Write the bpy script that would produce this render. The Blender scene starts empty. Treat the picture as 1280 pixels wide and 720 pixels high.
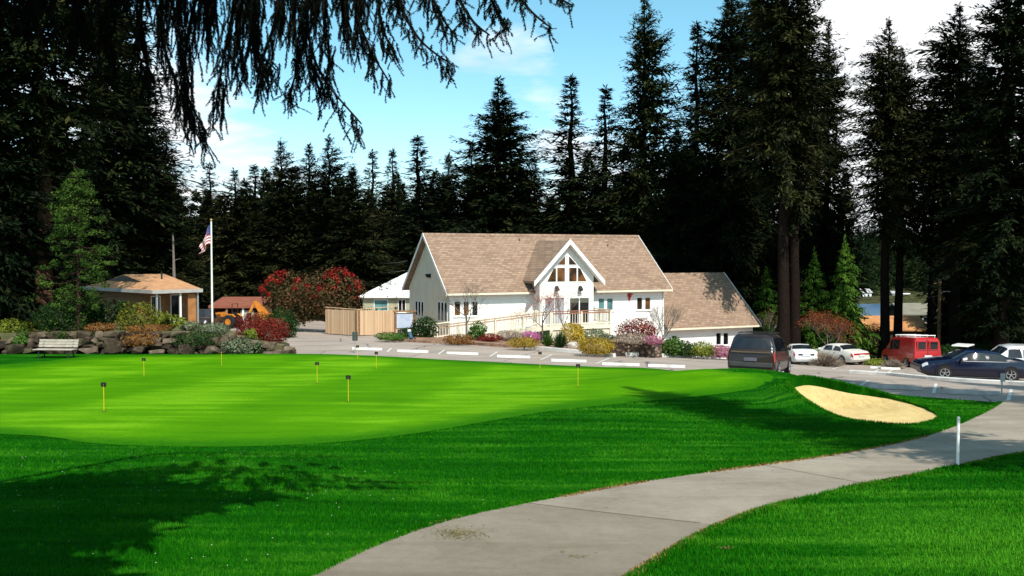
import bpy, bmesh, math, random
import numpy as np
from mathutils import Vector, Matrix
from mathutils.geometry import delaunay_2d_cdt
R = math.radians
rnd = random.Random(7)
SC = bpy.context.scene
COL = SC.collection
F = 1150.0                     # focal length in pixels of the 1280 px wide photograph
CZ = 8.0                       # camera height; the ground lies about 3 to 8 m below
PITCH = math.atan(42.0 / F)
SUN_AZ, SUN_EL = R(158), R(50)  # direction towards the sun (clockwise from +y)

# ---------------------------------------------------------------- pixel -> world
def ray(px, py):
    a = (px - 640) / F; b = -(py - 360) / F
    c, s = math.cos(PITCH), math.sin(PITCH)
    v = Vector((a, c + b * s, -s + b * c))
    return v / v.y
def at(px, py, D):
    v = ray(px, py) * D
    return Vector((v.x, v.y, v.z + CZ))
def on(px, py, fn, y0=4, y1=140):
    r = ray(px, py)
    lo = y0; prev = None; n = 900
    for i in range(n + 1):
        D = y0 + (y1 - y0) * i / n
        d = r.z * D + CZ - fn(r.x * D, D)
        if d <= 0 and prev is not None:
            hi = D
            for _ in range(25):
                m = (lo + hi) / 2
                if r.z * m + CZ - fn(r.x * m, m) <= 0: hi = m
                else: lo = m
            return (r.x * hi, hi)
        lo = D; prev = d
    return (r.x * y1, y1)

# ---------------------------------------------------------------- object helpers
def tag(o, label=None, cat=None, group=None, kind=None):
    if label: o['label'] = label
    if cat: o['category'] = cat
    if group: o['group'] = group
    if kind: o['kind'] = kind
    return o
def thing(name, label, cat, loc=(0, 0, 0), rz=0.0, group=None):
    o = bpy.data.objects.new(name, None)
    o.empty_display_size = 0.2
    COL.objects.link(o)
    o.location = loc; o.rotation_euler = (0, 0, rz)
    return tag(o, label, cat, group)
def kids(o): return [c for c in bpy.data.objects if c.parent == o]
def copy_tree(o, parent=None):
    c = o.copy(); COL.objects.link(c)
    c.parent = parent
    for k in kids(o): copy_tree(k, c)
    return c

class MB:
    """collects shapes and links them as ONE mesh object"""
    def __init__(s, M=None): s.v = []; s.f = []; s.m = []; s.M = M
    def add(s, vs, fs, mi=0):
        n = len(s.v)
        for p in vs:
            p = Vector(p)
            s.v.append(s.M @ p if s.M is not None else p)
        for f in fs: s.f.append([i + n for i in f]); s.m.append(mi)
        return s
    def box(s, c, d, rot=None, mi=0):
        hx, hy, hz = d[0] / 2, d[1] / 2, d[2] / 2
        vs = [Vector((x, y, z)) for x in (-hx, hx) for y in (-hy, hy) for z in (-hz, hz)]
        if rot is not None: vs = [rot @ v for v in vs]
        c = Vector(c)
        return s.add([v + c for v in vs], [(0, 1, 3, 2), (4, 6, 7, 5), (0, 4, 5, 1), (2, 3, 7, 6), (0, 2, 6, 4), (1, 5, 7, 3)], mi)
    def b2(s, lo, hi, mi=0):
        return s.box([(lo[i] + hi[i]) / 2 for i in range(3)], [abs(hi[i] - lo[i]) for i in range(3)], None, mi)
    def prism(s, poly, vec, mi=0):
        n = len(poly); vec = Vector(vec)
        vs = [Vector(p) for p in poly] + [Vector(p) + vec for p in poly]
        fs = [list(range(n))[::-1], [n + i for i in range(n)]]
        fs += [(i, (i + 1) % n, n + (i + 1) % n, n + i) for i in range(n)]
        return s.add(vs, fs, mi)
    def tube(s, pts, rad, n=6, mi=0, cap=True):
        pts = [Vector(p) for p in pts]
        if not hasattr(rad, '__len__'): rad = [rad] * len(pts)
        vs = []; fs = []
        up = Vector((0, 0, 1))
        t0 = (pts[-1] - pts[0])
        if abs(t0.normalized().z) > .9: up = Vector((1, 0, 0))
        for i, p in enumerate(pts):
            t = (pts[min(i + 1, len(pts) - 1)] - pts[max(i - 1, 0)]).normalized()
            a = t.cross(up)
            if a.length < 1e-4: a = t.cross(Vector((0, 1, 0)))
            a.normalize(); b = t.cross(a)
            for k in range(n):
                th = 2 * math.pi * k / n
                vs.append(p + (a * math.cos(th) + b * math.sin(th)) * rad[i])
        for i in range(len(pts) - 1):
            for k in range(n):
                k2 = (k + 1) % n
                fs.append((i * n + k, i * n + k2, (i + 1) * n + k2, (i + 1) * n + k))
        if cap:
            fs.append([k for k in range(n)][::-1]); fs.append([(len(pts) - 1) * n + k for k in range(n)])
        return s.add(vs, fs, mi)
    def bar(s, p0, p1, w, h=None, mi=0):
        """rectangular bar from p0 to p1"""
        h = h or w
        p0 = Vector(p0); p1 = Vector(p1); t = (p1 - p0).normalized()
        up = Vector((0, 0, 1)) if abs(t.z) < .95 else Vector((0, 1, 0))
        a = t.cross(up).normalized(); b = a.cross(t).normalized()
        vs = []
        for p in (p0, p1):
            for (i, j) in ((-1, -1), (1, -1), (1, 1), (-1, 1)):
                vs.append(p + a * i * w / 2 + b * j * h / 2)
        return s.add(vs, [(3, 2, 1, 0), (4, 5, 6, 7), (0, 1, 5, 4), (1, 2, 6, 5), (2, 3, 7, 6), (3, 0, 4, 7)], mi)
    def lathe(s, prof, axis=((0, 0, 0), (0, 0, 1)), n=16, mi=0):
        o = Vector(axis[0]); ax = Vector(axis[1]).normalized()
        u = ax.orthogonal().normalized(); w = ax.cross(u)
        vs = []; fs = []
        for (r, h) in prof:
            for k in range(n):
                th = 2 * math.pi * k / n
                vs.append(o + ax * h + (u * math.cos(th) + w * math.sin(th)) * r)
        for i in range(len(prof) - 1):
            for k in range(n):
                k2 = (k + 1) % n
                fs.append((i * n + k, i * n + k2, (i + 1) * n + k2, (i + 1) * n + k))
        return s.add(vs, fs, mi)
    def blob(s, c, r, nu=10, nv=7, jit=0.0, rg=None, mi=0, lo=-1.0):
        rg = rg or rnd
        vs = []; fs = []
        c = Vector(c)
        for j in range(nv + 1):
            ph = -math.pi / 2 + math.pi * j / nv
            for i in range(nu):
                th = 2 * math.pi * i / nu
                k = 1 + rg.uniform(-jit, jit)
                vs.append(c + Vector((r[0] * k * math.cos(ph) * math.cos(th), r[1] * k * math.cos(ph) * math.sin(th), r[2] * k * max(lo, math.sin(ph)))))
        for j in range(nv):
            for i in range(nu):
                i2 = (i + 1) % nu
                fs.append((j * nu + i, j * nu + i2, (j + 1) * nu + i2, (j + 1) * nu + i))
        return s.add(vs, fs, mi)
    def build(s, name, mats, parent=None, smooth=False, bevel=0.0, angle=None):
        me = bpy.data.meshes.new(name)
        me.from_pydata([tuple(v) for v in s.v], [], s.f)
        if not isinstance(mats, (list, tuple)): mats = [mats]
        for m in mats: me.materials.append(m)
        if len(mats) > 1: me.polygons.foreach_set('material_index', s.m)
        me.validate(); me.update()
        bm = bmesh.new(); bm.from_mesh(me)
        bmesh.ops.remove_doubles(bm, verts=bm.verts, dist=1e-5)
        bmesh.ops.recalc_face_normals(bm, faces=bm.faces)
        bm.to_mesh(me); bm.free()
        if smooth:
            me.polygons.foreach_set('use_smooth', [True] * len(me.polygons))
            me.set_sharp_from_angle(angle=R(angle or 40))
        o = bpy.data.objects.new(name, me); COL.objects.link(o)
        if parent is not None: o.parent = parent
        if bevel:
            b = o.modifiers.new('bevel', 'BEVEL'); b.width = bevel; b.segments = 2; b.limit_method = 'ANGLE'
        return o

def np_mesh(name, V, n_per, mat, parent=None, smooth=False):
    """mesh of loose n-gons: V is (k*n_per, 3)"""
    V = np.asarray(V, dtype=np.float32).reshape(-1, 3)
    nv = len(V); nf = nv // n_per
    me = bpy.data.meshes.new(name)
    me.vertices.add(nv); me.vertices.foreach_set('co', V.ravel())
    me.loops.add(nv); me.loops.foreach_set('vertex_index', np.arange(nv, dtype=np.int32))
    me.polygons.add(nf)
    me.polygons.foreach_set('loop_start', np.arange(0, nv, n_per, dtype=np.int32))
    me.update(calc_edges=True)
    me.materials.append(mat)
    o = bpy.data.objects.new(name, me); COL.objects.link(o)
    if parent is not None: o.parent = parent
    return o

# ---------------------------------------------------------------- materials
class NT:
    def __init__(s, m):
        m.use_nodes = True; s.t = m.node_tree; s.t.nodes.clear()
    def n(s, typ, **kw):
        x = s.t.nodes.new(typ)
        for k, v in kw.items():
            if k.startswith('i_'):
                key = k[2:]
                key = int(key) if key.isdigit() else key.replace('_', ' ')
                x.inputs[key].default_value = v
            else: setattr(x, k, v)
        return x
    def l(s, a, b): s.t.links.new(a, b)
    def math(s, op, a, b=None, c=None, clamp=False):
        x = s.t.nodes.new('ShaderNodeMath'); x.operation = op; x.use_clamp = clamp
        for i, v in enumerate((a, b, c)):
            if v is None: continue
            if isinstance(v, (int, float)): x.inputs[i].default_value = v
            else: s.l(v, x.inputs[i])
        return x.outputs[0]
    def mix(s, fac, a, b, mode='MIX'):
        x = s.t.nodes.new('ShaderNodeMix'); x.data_type = 'RGBA'; x.blend_type = mode
        for k, v in ((0, fac), (6, a), (7, b)):
            if isinstance(v, (int, float)): x.inputs[k].default_value = v
            elif isinstance(v, (tuple, list)): x.inputs[k].default_value = (*v[:3], 1)
            else: s.l(v, x.inputs[k])
        return x.outputs[2]
    def ramp(s, fac, stops):
        x = s.t.nodes.new('ShaderNodeValToRGB')
        e = x.color_ramp.elements
        while len(e) < len(stops): e.new(.5)
        for i, (p, c) in enumerate(stops):
            e[i].position = p; e[i].color = (*c, 1) if len(c) == 3 else c
        s.l(fac, x.inputs[0]); return x.outputs[0]
    def noise(s, vec, scale, detail=3, rough=.55):
        x = s.n('ShaderNodeTexNoise', i_Scale=scale, i_Detail=detail, i_Roughness=rough)
        if vec is not None: s.l(vec, x.inputs['Vector'])
        return x.outputs['Fac']
    def out(s, col, rough=.8, bump=None, bstr=.3, bdist=.02, spec=.3, metal=0, trans=None):
        b = s.n('ShaderNodeBsdfPrincipled')
        if isinstance(col, (tuple, list)): b.inputs['Base Color'].default_value = (*col[:3], 1)
        else: s.l(col, b.inputs['Base Color'])
        if isinstance(rough, (int, float)): b.inputs['Roughness'].default_value = rough
        else: s.l(rough, b.inputs['Roughness'])
        b.inputs['Specular IOR Level'].default_value = spec
        b.inputs['Metallic'].default_value = metal
        if bump is not None:
            bp = s.n('ShaderNodeBump', i_Strength=bstr, i_Distance=bdist)
            s.l(bump, bp.inputs['Height']); s.l(bp.outputs[0], b.inputs['Normal'])
        o = s.n('ShaderNodeOutputMaterial'); s.l(b.outputs[0], o.inputs[0]); s.b = b
        return b
MATS = {}
def newm(name):
    m = bpy.data.materials.new(name); return m, NT(m)
def pmat(name, c1, c2=None, scale=6.0, rough=.75, bump=.2, spec=.3, metal=0, detail=4, world=True, bscale=None, dirt=None):
    """general two tone noise material"""
    if name in MATS: return MATS[name]
    m, t = newm(name)
    c2 = c2 or tuple(x * .8 for x in c1)
    co = t.n('ShaderNodeNewGeometry').outputs['Position'] if world else t.n('ShaderNodeTexCoord').outputs['Object']
    f = t.noise(co, scale, detail)
    col = t.ramp(f, [(.35, c2), (.65, c1)])
    if dirt:
        f2 = t.noise(co, scale * .21, 5, .65)
        col = t.mix(t.math('MULTIPLY', t.math('SUBTRACT', f2, .5, clamp=True), 3.0, clamp=True), col, dirt)
    bh = t.noise(co, bscale or scale * 4, 3) if bump else None
    t.out(col, rough, bh, bump, .02, spec, metal)
    MATS[name] = m; return m
def leafmat(name, c1, c2, c3=None, scale=1.3, rough=.8, spec=.08, trans=.25):
    if name in MATS: return MATS[name]
    m, t = newm(name)
    g = t.n('ShaderNodeNewGeometry')
    f = t.noise(g.outputs['Position'], scale, 4, .7)
    f2 = t.math('ADD', f, t.math('MULTIPLY', t.math('SUBTRACT', g.outputs['Random Per Island'], .5), .35))
    stops = [(.3, c1), (.62, c2)]
    if c3: stops.append((.78, c3))
    col = t.ramp(f2, stops)
    b = t.out(col, rough, spec=spec)
    if trans:
        tr = t.n('ShaderNodeBsdfTranslucent'); t.l(col, tr.inputs[0])
        mx = t.n('ShaderNodeMixShader'); mx.inputs[0].default_value = trans
        t.l(b.outputs[0], mx.inputs[1]); t.l(tr.outputs[0], mx.inputs[2])
        o = [n for n in t.t.nodes if n.type == 'OUTPUT_MATERIAL'][0]
        t.l(mx.outputs[0], o.inputs[0])
    MATS[name] = m; return m

WHITE = pmat('white_paint', (.80, .80, .78), (.74, .74, .72), 1.5, .55, .05, dirt=(.55, .54, .5))
CREAM = pmat('cream_paint', (.74, .68, .54), (.66, .60, .46), 2, .6, .05)
TRIMW = pmat('white_trim', (.82, .82, .80), (.78, .78, .76), 3, .5, .03)
DARK = pmat('dark_metal', (.02, .02, .022), (.012, .012, .013), 9, .5, .05)
BLACK = pmat('black_rubber', (.012, .012, .012), (.02, .02, .02), 12, .8, .1)
WOODB = pmat('brown_timber', (.20, .11, .05), (.12, .065, .03), 5, .75, .2)
WOODG = pmat('weathered_timber', (.36, .31, .25), (.24, .2, .16), 7, .8, .25)
STEEL = pmat('galvanised_steel', (.45, .46, .47), (.36, .37, .38), 14, .4, .03, .5, .6)
ALU = pmat('white_pole_metal', (.78, .78, .76), (.7, .7, .68), 5, .35, .02, .5)
BARK = pmat('conifer_bark', (.050, .028, .019), (.016, .010, .007), 7, .9, .9, .1, bscale=16)
BARKG = pmat('grey_bark', (.21, .18, .15), (.12, .10, .085), 8, .85, .5, .2)
CONC = pmat('kerb_concrete', (.62, .60, .57), (.50, .48, .45), 3, .85, .2, dirt=(.33, .31, .28))
WSTOP = pmat('white_kerb_paint', (.68, .67, .65), (.56, .55, .53), 5, .8, .25, dirt=(.34, .32, .30))
GSTOP = pmat('grey_kerb_concrete', (.46, .44, .42), (.36, .34, .33), 4, .85, .2, dirt=(.25, .24, .23))  # greyer and darker than the white wheel stops
def glassmat(name, col, rough=.06, spec=.6, c2=None):
    if name in MATS: return MATS[name]
    m, t = newm(name)
    co = t.n('ShaderNodeTexCoord').outputs['Object']
    f = t.noise(co, .9, 2)
    t.out(t.ramp(f, [(.4, col), (.6, c2 or tuple(x * .6 for x in col))]), rough, spec=spec)
    MATS[name] = m; return m
GLASS = glassmat('dark_window_glass', (.010, .011, .012))
GLASSB = glassmat('amber_window_glass', (.16, .075, .03), c2=(.03, .018, .012))
GLASST = glassmat('teal_window_glass', (.12, .27, .27), c2=(.05, .12, .13))
GLASSC = glassmat('car_glass', (.012, .015, .020), .03, .7)
# ================================================================ world, sun, camera
W = bpy.data.worlds.new("World"); SC.world = W
W.use_nodes = True
t = NT(W)
sky = t.n('ShaderNodeTexSky', sky_type='NISHITA', sun_disc=False, sun_elevation=SUN_EL, sun_rotation=SUN_AZ,
          altitude=50, air_density=1.0, dust_density=.6, ozone_density=1.6)
SKY_STR = 0.10
tc = t.n('ShaderNodeTexCoord')
nrm = t.n('ShaderNodeVectorMath', operation='NORMALIZE'); t.l(tc.outputs['Generated'], nrm.inputs[0])
D_ = nrm.outputs[0]
sep = t.n('ShaderNodeSeparateXYZ'); t.l(D_, sep.inputs[0])
zz = t.math('ADD', t.math('MAXIMUM', sep.outputs[2], 0.0), .10)
cmb = t.n('ShaderNodeCombineXYZ')
t.l(t.math('DIVIDE', sep.outputs[0], zz), cmb.inputs[0]); t.l(t.math('DIVIDE', sep.outputs[1], zz), cmb.inputs[1])
n1 = t.noise(cmb.outputs[0], 1.05, 8, .58)
n2 = t.noise(cmb.outputs[0], .30, 3, .5)
dens = t.math('ADD', n1, t.math('MULTIPLY', t.math('SUBTRACT', n2, .5), .7))
def cloud_at(px, py, wid, amt):
    """a bank of cloud in one direction of the sky"""
    v = ray(px, py).normalized()
    d = t.n('ShaderNodeVectorMath', operation='DOT_PRODUCT'); t.l(D_, d.inputs[0]); d.inputs[1].default_value = v
    e = t.math('MULTIPLY', t.math('SUBTRACT', d.outputs['Value'], 1.0), 1.0 / (wid * wid))
    return t.math('MULTIPLY', t.math('EXPONENT', e), amt)
for c in ((1150, 50, .085, .42), (1090, 190, .10, .32), (700, 175, .04, .26), (600, 150, .07, -.16), (590, 80, .035, .22), (640, 130, .05, -.12), (200, 170, .07, .24), (665, 80, .035, .22), (330, 215, .06, .12), (420, 70, .08, -.05),
          (430, 150, .06, -.12), (560, 140, .03, -.10), (860, 60, .06, -.25), (730, 60, .05, -.12)):
    dens = t.math('ADD', dens, cloud_at(*c))
cf = t.ramp(dens, [(.52, (0, 0, 0)), (.74, (1, 1, 1))])
tcol = t.ramp(sep.outputs[2], [(.0, (1.45, 1.50, 1.62)), (.16, (1.15, 1.60, 1.58)), (.32, (1.02, 1.70, 1.45))])
tint = t.mix(1.0, sky.outputs[0], tcol, 'MULTIPLY')
cshade = t.ramp(t.noise(cmb.outputs[0], 2.6, 5, .6), [(.3, (7.2, 7.7, 8.2)), (.6, (10.4, 10.4, 10.5))])
skyc = t.mix(cf, tint, cshade)
bg = t.n('ShaderNodeBackground', i_Strength=SKY_STR); t.l(skyc, bg.inputs[0])
wo = t.n('ShaderNodeOutputWorld'); t.l(bg.outputs[0], wo.inputs[0])

sd = bpy.data.lights.new('sun', 'SUN'); sd.energy = 5.0; sd.angle = R(.5); sd.color = (1, .945, .84)
so = bpy.data.objects.new('sun', sd); COL.objects.link(so)
sdir = Vector((math.sin(SUN_AZ) * math.cos(SUN_EL), math.cos(SUN_AZ) * math.cos(SUN_EL), math.sin(SUN_EL)))
so.rotation_euler = sdir.to_track_quat('Z', 'Y').to_euler(); so.location = (0, 0, 60)

cd = bpy.data.cameras.new('camera'); cam = bpy.data.objects.new('camera', cd); COL.objects.link(cam)
cam.location = (0, 0, CZ); cam.rotation_euler = (R(90) - PITCH, 0, 0)
cd.sensor_width = 36; cd.lens = F / 1280 * 36; cd.clip_end = 6000; cd.clip_start = .1
SC.camera = cam
vs = SC.view_settings
vs.view_transform = 'Standard'; vs.look = 'None'; vs.gamma = 1; vs.exposure = 0.30; vs.use_curve_mapping = False
SC.cycles.max_bounces = 6; SC.cycles.diffuse_bounces = 2; SC.cycles.glossy_bounces = 3; SC.cycles.transmission_bounces = 3
SC.cycles.use_denoising = True
SC.cycles.use_adaptive_sampling = True

# ================================================================ heights
def lawn_h(x, y):
    k = min(max(0.0, y - 30), 17)
    z = -2.66 - .0626 * y + .00168 * k * k
    z += .57 * math.exp(-((x - 8.4) / (4.6 if x < 8.4 else 3.0)) ** 2 - ((y - 33.2) / 3.6) ** 2)
    z += .035 * math.sin(x * .5 + 1) * math.sin(y * .37) * (1 if y < 24 else max(0, 1 - (y - 24) / 6))
    return z + CZ
class TPS:
    def __init__(s, P):
        P = np.array(P, float); s.xy = P[:, :2] / 20; n = len(P)
        A = np.zeros((n + 3, n + 3))
        A[:n, :n] = s.phi(np.linalg.norm(s.xy[:, None] - s.xy[None], axis=2)) + np.eye(n) * .01
        A[:n, n] = 1; A[:n, n + 1:] = s.xy; A[n, :n] = 1; A[n + 1:, :n] = s.xy.T
        s.w = np.linalg.solve(A, np.concatenate([P[:, 2], np.zeros(3)]))
    def phi(s, r): return np.where(r > 0, r * r * np.log(np.maximum(r, 1e-9)), 0)
    def __call__(s, x, y):
        d = np.hypot(s.xy[:, 0] - x / 20, s.xy[:, 1] - y / 20)
        return float(s.phi(d) @ s.w[:-3] + s.w[-3] + s.w[-2] * x / 20 + s.w[-1] * y / 20)
cp = [at(*p) for p in [
    (1213, 494, 30.5), (1120, 488, 32), (1037, 482, 33.5), (1262, 503, 27.5), (940, 470, 38), (1140, 474, 39), (1260, 477.5, 39.5),
    (1000, 457, 59), (1050, 458.5, 64), (1130, 460, 62), (1275, 466, 52), (820, 458.5, 43), (710, 453, 45), (640, 448.5, 47),
    (515, 441.5, 49.5), (440, 437.5, 51), (700, 440, 52), (620, 432.5, 56), (800, 445, 52), (900, 446, 58),
    (420, 420, 64), (490, 420, 64), (370, 430, 56), (562, 424, 66), (700, 427, 69), (831, 437, 74), (945, 437, 77), (290, 410, 72), (150, 402, 75)]]
cp = [tuple(p) for p in cp] + [(x, y, z + CZ) for x, y, z in [
    (-40, 100, -6.0), (0, 110, -8), (30, 105, -10.5), (60, 100, -11), (60, 60, -8), (42, 40, -5.6), (-60, 60, -4.5), (-60, 20, -3.5), (-30, 44, -5.2), (-25, 25, -4.4),
    (-30, 0, -2.8), (0, 0, -2.9), (0, 25, -4.5), (30, 0, -3.0), (40, 20, -4), (60, 0, -3)]]
lot_h = TPS(cp)
def sm(a, b, x):
    t_ = min(1, max(0, (x - a) / (b - a))); return t_ * t_ * (3 - 2 * t_)
LAKE_Z = CZ - 20.0
def ground_h(x, y):
    xx = min(max(x, -70), 70); yy = min(max(y, -5), 112)
    z = lot_h(xx, yy)
    if y > 95:
        far = np.interp(y, [95, 120, 180, 246, 256, 365, 374, 400, 600, 1200, 3000], [CZ - 9.5, CZ - 11, CZ - 15, CZ - 19.6, CZ - 22, CZ - 22, CZ - 19.3, CZ - 17, CZ - 2, CZ + 12, CZ + 12])
        k = sm(95, 125, y); z = z * (1 - k) + far * k
    return z

# ================================================================ sheets
def resample(poly, sp, closed=True):
    out = []
    n = len(poly)
    for i in range(n if closed else n - 1):
        a = Vector(poly[i][:2]); b = Vector(poly[(i + 1) % n][:2])
        k = max(1, int(math.ceil((b - a).length / sp)))
        for j in range(k): out.append(tuple(a + (b - a) * j / k))
    if not closed: out.append(tuple(poly[-1][:2]))
    return out
def inside(pts, poly):
    pts = np.asarray(pts); x, y = pts[:, 0], pts[:, 1]; r = np.zeros(len(pts), bool)
    n = len(poly)
    for i in range(n):
        x1, y1 = poly[i][:2]; x2, y2 = poly[(i + 1) % n][:2]
        if y1 == y2: continue
        c = ((y1 > y) != (y2 > y)) & (x < (x2 - x1) * (y - y1) / (y2 - y1) + x1)
        r ^= c
    return r
def edge_dist(pts, poly):
    pts = np.asarray(pts, float); d = np.full(len(pts), 1e9); n = len(poly)
    for i in range(n):
        a = np.array(poly[i][:2], float); b = np.array(poly[(i + 1) % n][:2], float); ab = b - a
        L = ab @ ab
        if L < 1e-12: continue
        t_ = np.clip(((pts - a) @ ab) / L, 0, 1)
        d = np.minimum(d, np.linalg.norm(pts - a - t_[:, None] * ab, axis=1))
    return d
def smooth_poly(pts, n=4):
    """closed Catmull-Rom through the points"""
    out = []; N = len(pts)
    for i in range(N):
        p0, p1, p2, p3 = [Vector(pts[(i + k) % N][:2]) for k in (-1, 0, 1, 2)]
        for j in range(n):
            s = j / n
            out.append(tuple(.5 * ((2 * p1) + (p2 - p0) * s + (2 * p0 - 5 * p1 + 4 * p2 - p3) * s * s + (3 * p1 - p0 - 3 * p2 + p3) * s ** 3)))
    return out
def smooth_line(pts, n=6):
    out = []; N = len(pts)
    for i in range(N - 1):
        p0, p1, p2, p3 = [Vector(pts[min(max(i + k, 0), N - 1)]) for k in (-1, 0, 1, 2)]
        for j in range(n):
            s = j / n
            out.append(tuple(.5 * ((2 * p1) + (p2 - p0) * s + (2 * p0 - 5 * p1 + 4 * p2 - p3) * s * s + (3 * p1 - p0 - 3 * p2 + p3) * s ** 3)))
    out.append(tuple(pts[-1])); return out
def sheet(name, poly, hfn, sp, mat, kind='structure', lift=0.0, skirt=0.0, spb=None, extra=None, clear=None, attr=None):
    b = resample(poly, spb or sp)
    xs = [p[0] for p in poly]; ys = [p[1] for p in poly]
    gx = np.arange(min(xs), max(xs), sp); gy = np.arange(min(ys), max(ys), sp)
    g = np.array([(x, y) for y in gy for x in gx])
    g = g + np.random.default_rng(3).uniform(-.12, .12, g.shape) * sp
    g = g[inside(g, b)]
    g = g[edge_dist(g, b) > sp * .45] if len(g) else g
    if clear is not None: g = g[edge_dist(g, clear[0]) > clear[1]]
    if extra is not None: g = np.concatenate([g, np.array(extra)])
    pts = [Vector(p) for p in b] + [Vector(p) for p in g]
    nb = len(b)
    vs, _, fs, ov, _, _ = delaunay_2d_cdt(pts, [(i, (i + 1) % nb) for i in range(nb)], [], 1, 1e-5)
    V = [(v.x, v.y, hfn(v.x, v.y) + lift) for v in vs]
    mb = MB(); mb.v = [Vector(v) for v in V]; mb.f = [list(f) for f in fs]; mb.m = [0] * len(fs)
    if skirt:
        idx = {o_: i for i, l in enumerate(ov) for o_ in l}
        ring = [idx[i] for i in range(nb)]
        base = len(mb.v)
        mb.v += [mb.v[i] - Vector((0, 0, skirt)) for i in ring]
        for i in range(nb):
            j = (i + 1) % nb
            mb.f.append([ring[i], ring[j], base + j, base + i]); mb.m.append(0)
    o = mb.build(name, mat, smooth=True, angle=60)
    bm = bmesh.new(); bm.from_mesh(o.data)
    if sum(f.normal.z for f in bm.faces) < 0: bmesh.ops.reverse_faces(bm, faces=bm.faces)
    bm.to_mesh(o.data); bm.free()
    if attr:
        xy_ = np.array([(v.co.x, v.co.y) for v in o.data.vertices])
        at_ = o.data.attributes.new(attr[0], 'FLOAT', 'POINT'); at_.data.foreach_set('value', np.asarray(attr[1](xy_), dtype=np.float32))
    return tag(o, kind=kind)

# ---- outlines on the ground, worked out from the photograph
def LP(l): return [on(px, py, lawn_h) for px, py in l]
back_edge = [(-40, 47.2)] + [(r.x * D, D) for r, D in [(ray(px, 360), D) for px, D in
             [(0, 47.3), (180, 47.4), (360, 47.3), (450, 46.2), (500, 45.5), (600, 43.6), (700, 41.7), (800, 40.2), (900, 37.2), (960, 34.6), (1003, 32.2), (1022, 30.9)]]]
strip = LP([(1100, 491), (1180, 498), (1250, 503)])
lawn_poly = back_edge + strip + [(16.2, 26.0), (22, 25.5), (42, 25), (42, 2), (-40, 2)]
path_l = LP([(100, 850), (250, 777), (390, 720), (470, 682), (560, 651), (660, 629), (800, 603), (1000, 575), (1080, 562), (1150, 547), (1200, 530), (1236, 513), (1254, 501)])
path_r = LP([(640, 850), (735, 760), (800, 716), (850, 685), (900, 658), (960, 636), (1050, 614), (1130, 598), (1200, 583), (1280, 567), (1380, 548), (1500, 527)])
path_poly = path_l + [(15.6, 28.0), (22.5, 27.6), (24, 25.2)] + path_r[::-1]
path_poly = [p for p in smooth_line(path_l, 4)] + [(15.4, 27.6), (17.5, 28.0), (22.5, 27.4)] + smooth_line(path_r, 4)[::-1]
bunker_poly = smooth_poly(LP([(986, 490), (1004, 483), (1026, 485), (1060, 492), (1100, 497), (1145, 506), (1173, 519), (1160, 528), (1120, 531), (1065, 525), (1020, 513), (994, 500)]), 3)
green_poly = smooth_poly([(-26, 43.5)] + LP([(0, 462)]) + LP([(120, 449), (250, 446), (370, 445), (480, 449), (600, 456), (720, 461), (820, 464), (890, 466), (925, 470), (922, 478), (870, 487), (790, 494), (690, 504), (600, 518), (500, 535), (380, 546), (250, 549), (120, 545), (0, 533)]) + [(-19, 21.2), (-28, 26), (-31, 35)], 4)
fringe_poly = smooth_poly([(-30, 46)] + LP([(0, 456), (120, 445), (250, 443.5), (370, 442.5), (490, 446), (605, 453), (725, 458.5), (825, 461.5), (900, 463), (955, 467), (966, 474), (948, 485), (880, 495), (795, 503), (700, 513), (605, 528), (500, 545), (380, 556), (250, 559), (120, 555), (0, 543)]) + [(-19, 20), (-30, 24), (-34, 35)], 4)

def bunker_in(pts):
    i = inside(pts, bunker_poly); d = edge_dist(pts, bunker_poly)
    return np.where(i, d, -d)
lot_edge = back_edge + strip
BC = np.mean(np.array(bunker_poly), axis=0)
def lipw(x, y):
    """1 on the left and far side of the bunker, 0 at its near and right end"""
    return min(1, max(0, .5 + .22 * (y - BC[1]) - .20 * (x - BC[0])))
def lawn_full(x, y):
    z = lawn_h(x, y)
    if 6 < x < 16 and 20 < y < 34:
        d = float(bunker_in([(x, y)])[0])
        if d > .02: z -= .9
        elif d > -1.0: z += (.015 + .30 * lipw(x, y) ** 1.5) * sm(1.1, 0, -d)
    return z
def sand_h(x, y):
    d = max(0.0, float(bunker_in([(x, y)])[0])); w = lipw(x, y)
    return lawn_h(x, y) - .03 + .06 * w - (.06 + .36 * w) * sm(0, 1.1, d) + .010 * math.sin(x * 2.3 + 2 * math.sin(y * 1.7)) * math.sin(y * 1.9 + x)
HARD = [resample(path_poly, .5)]
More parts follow.
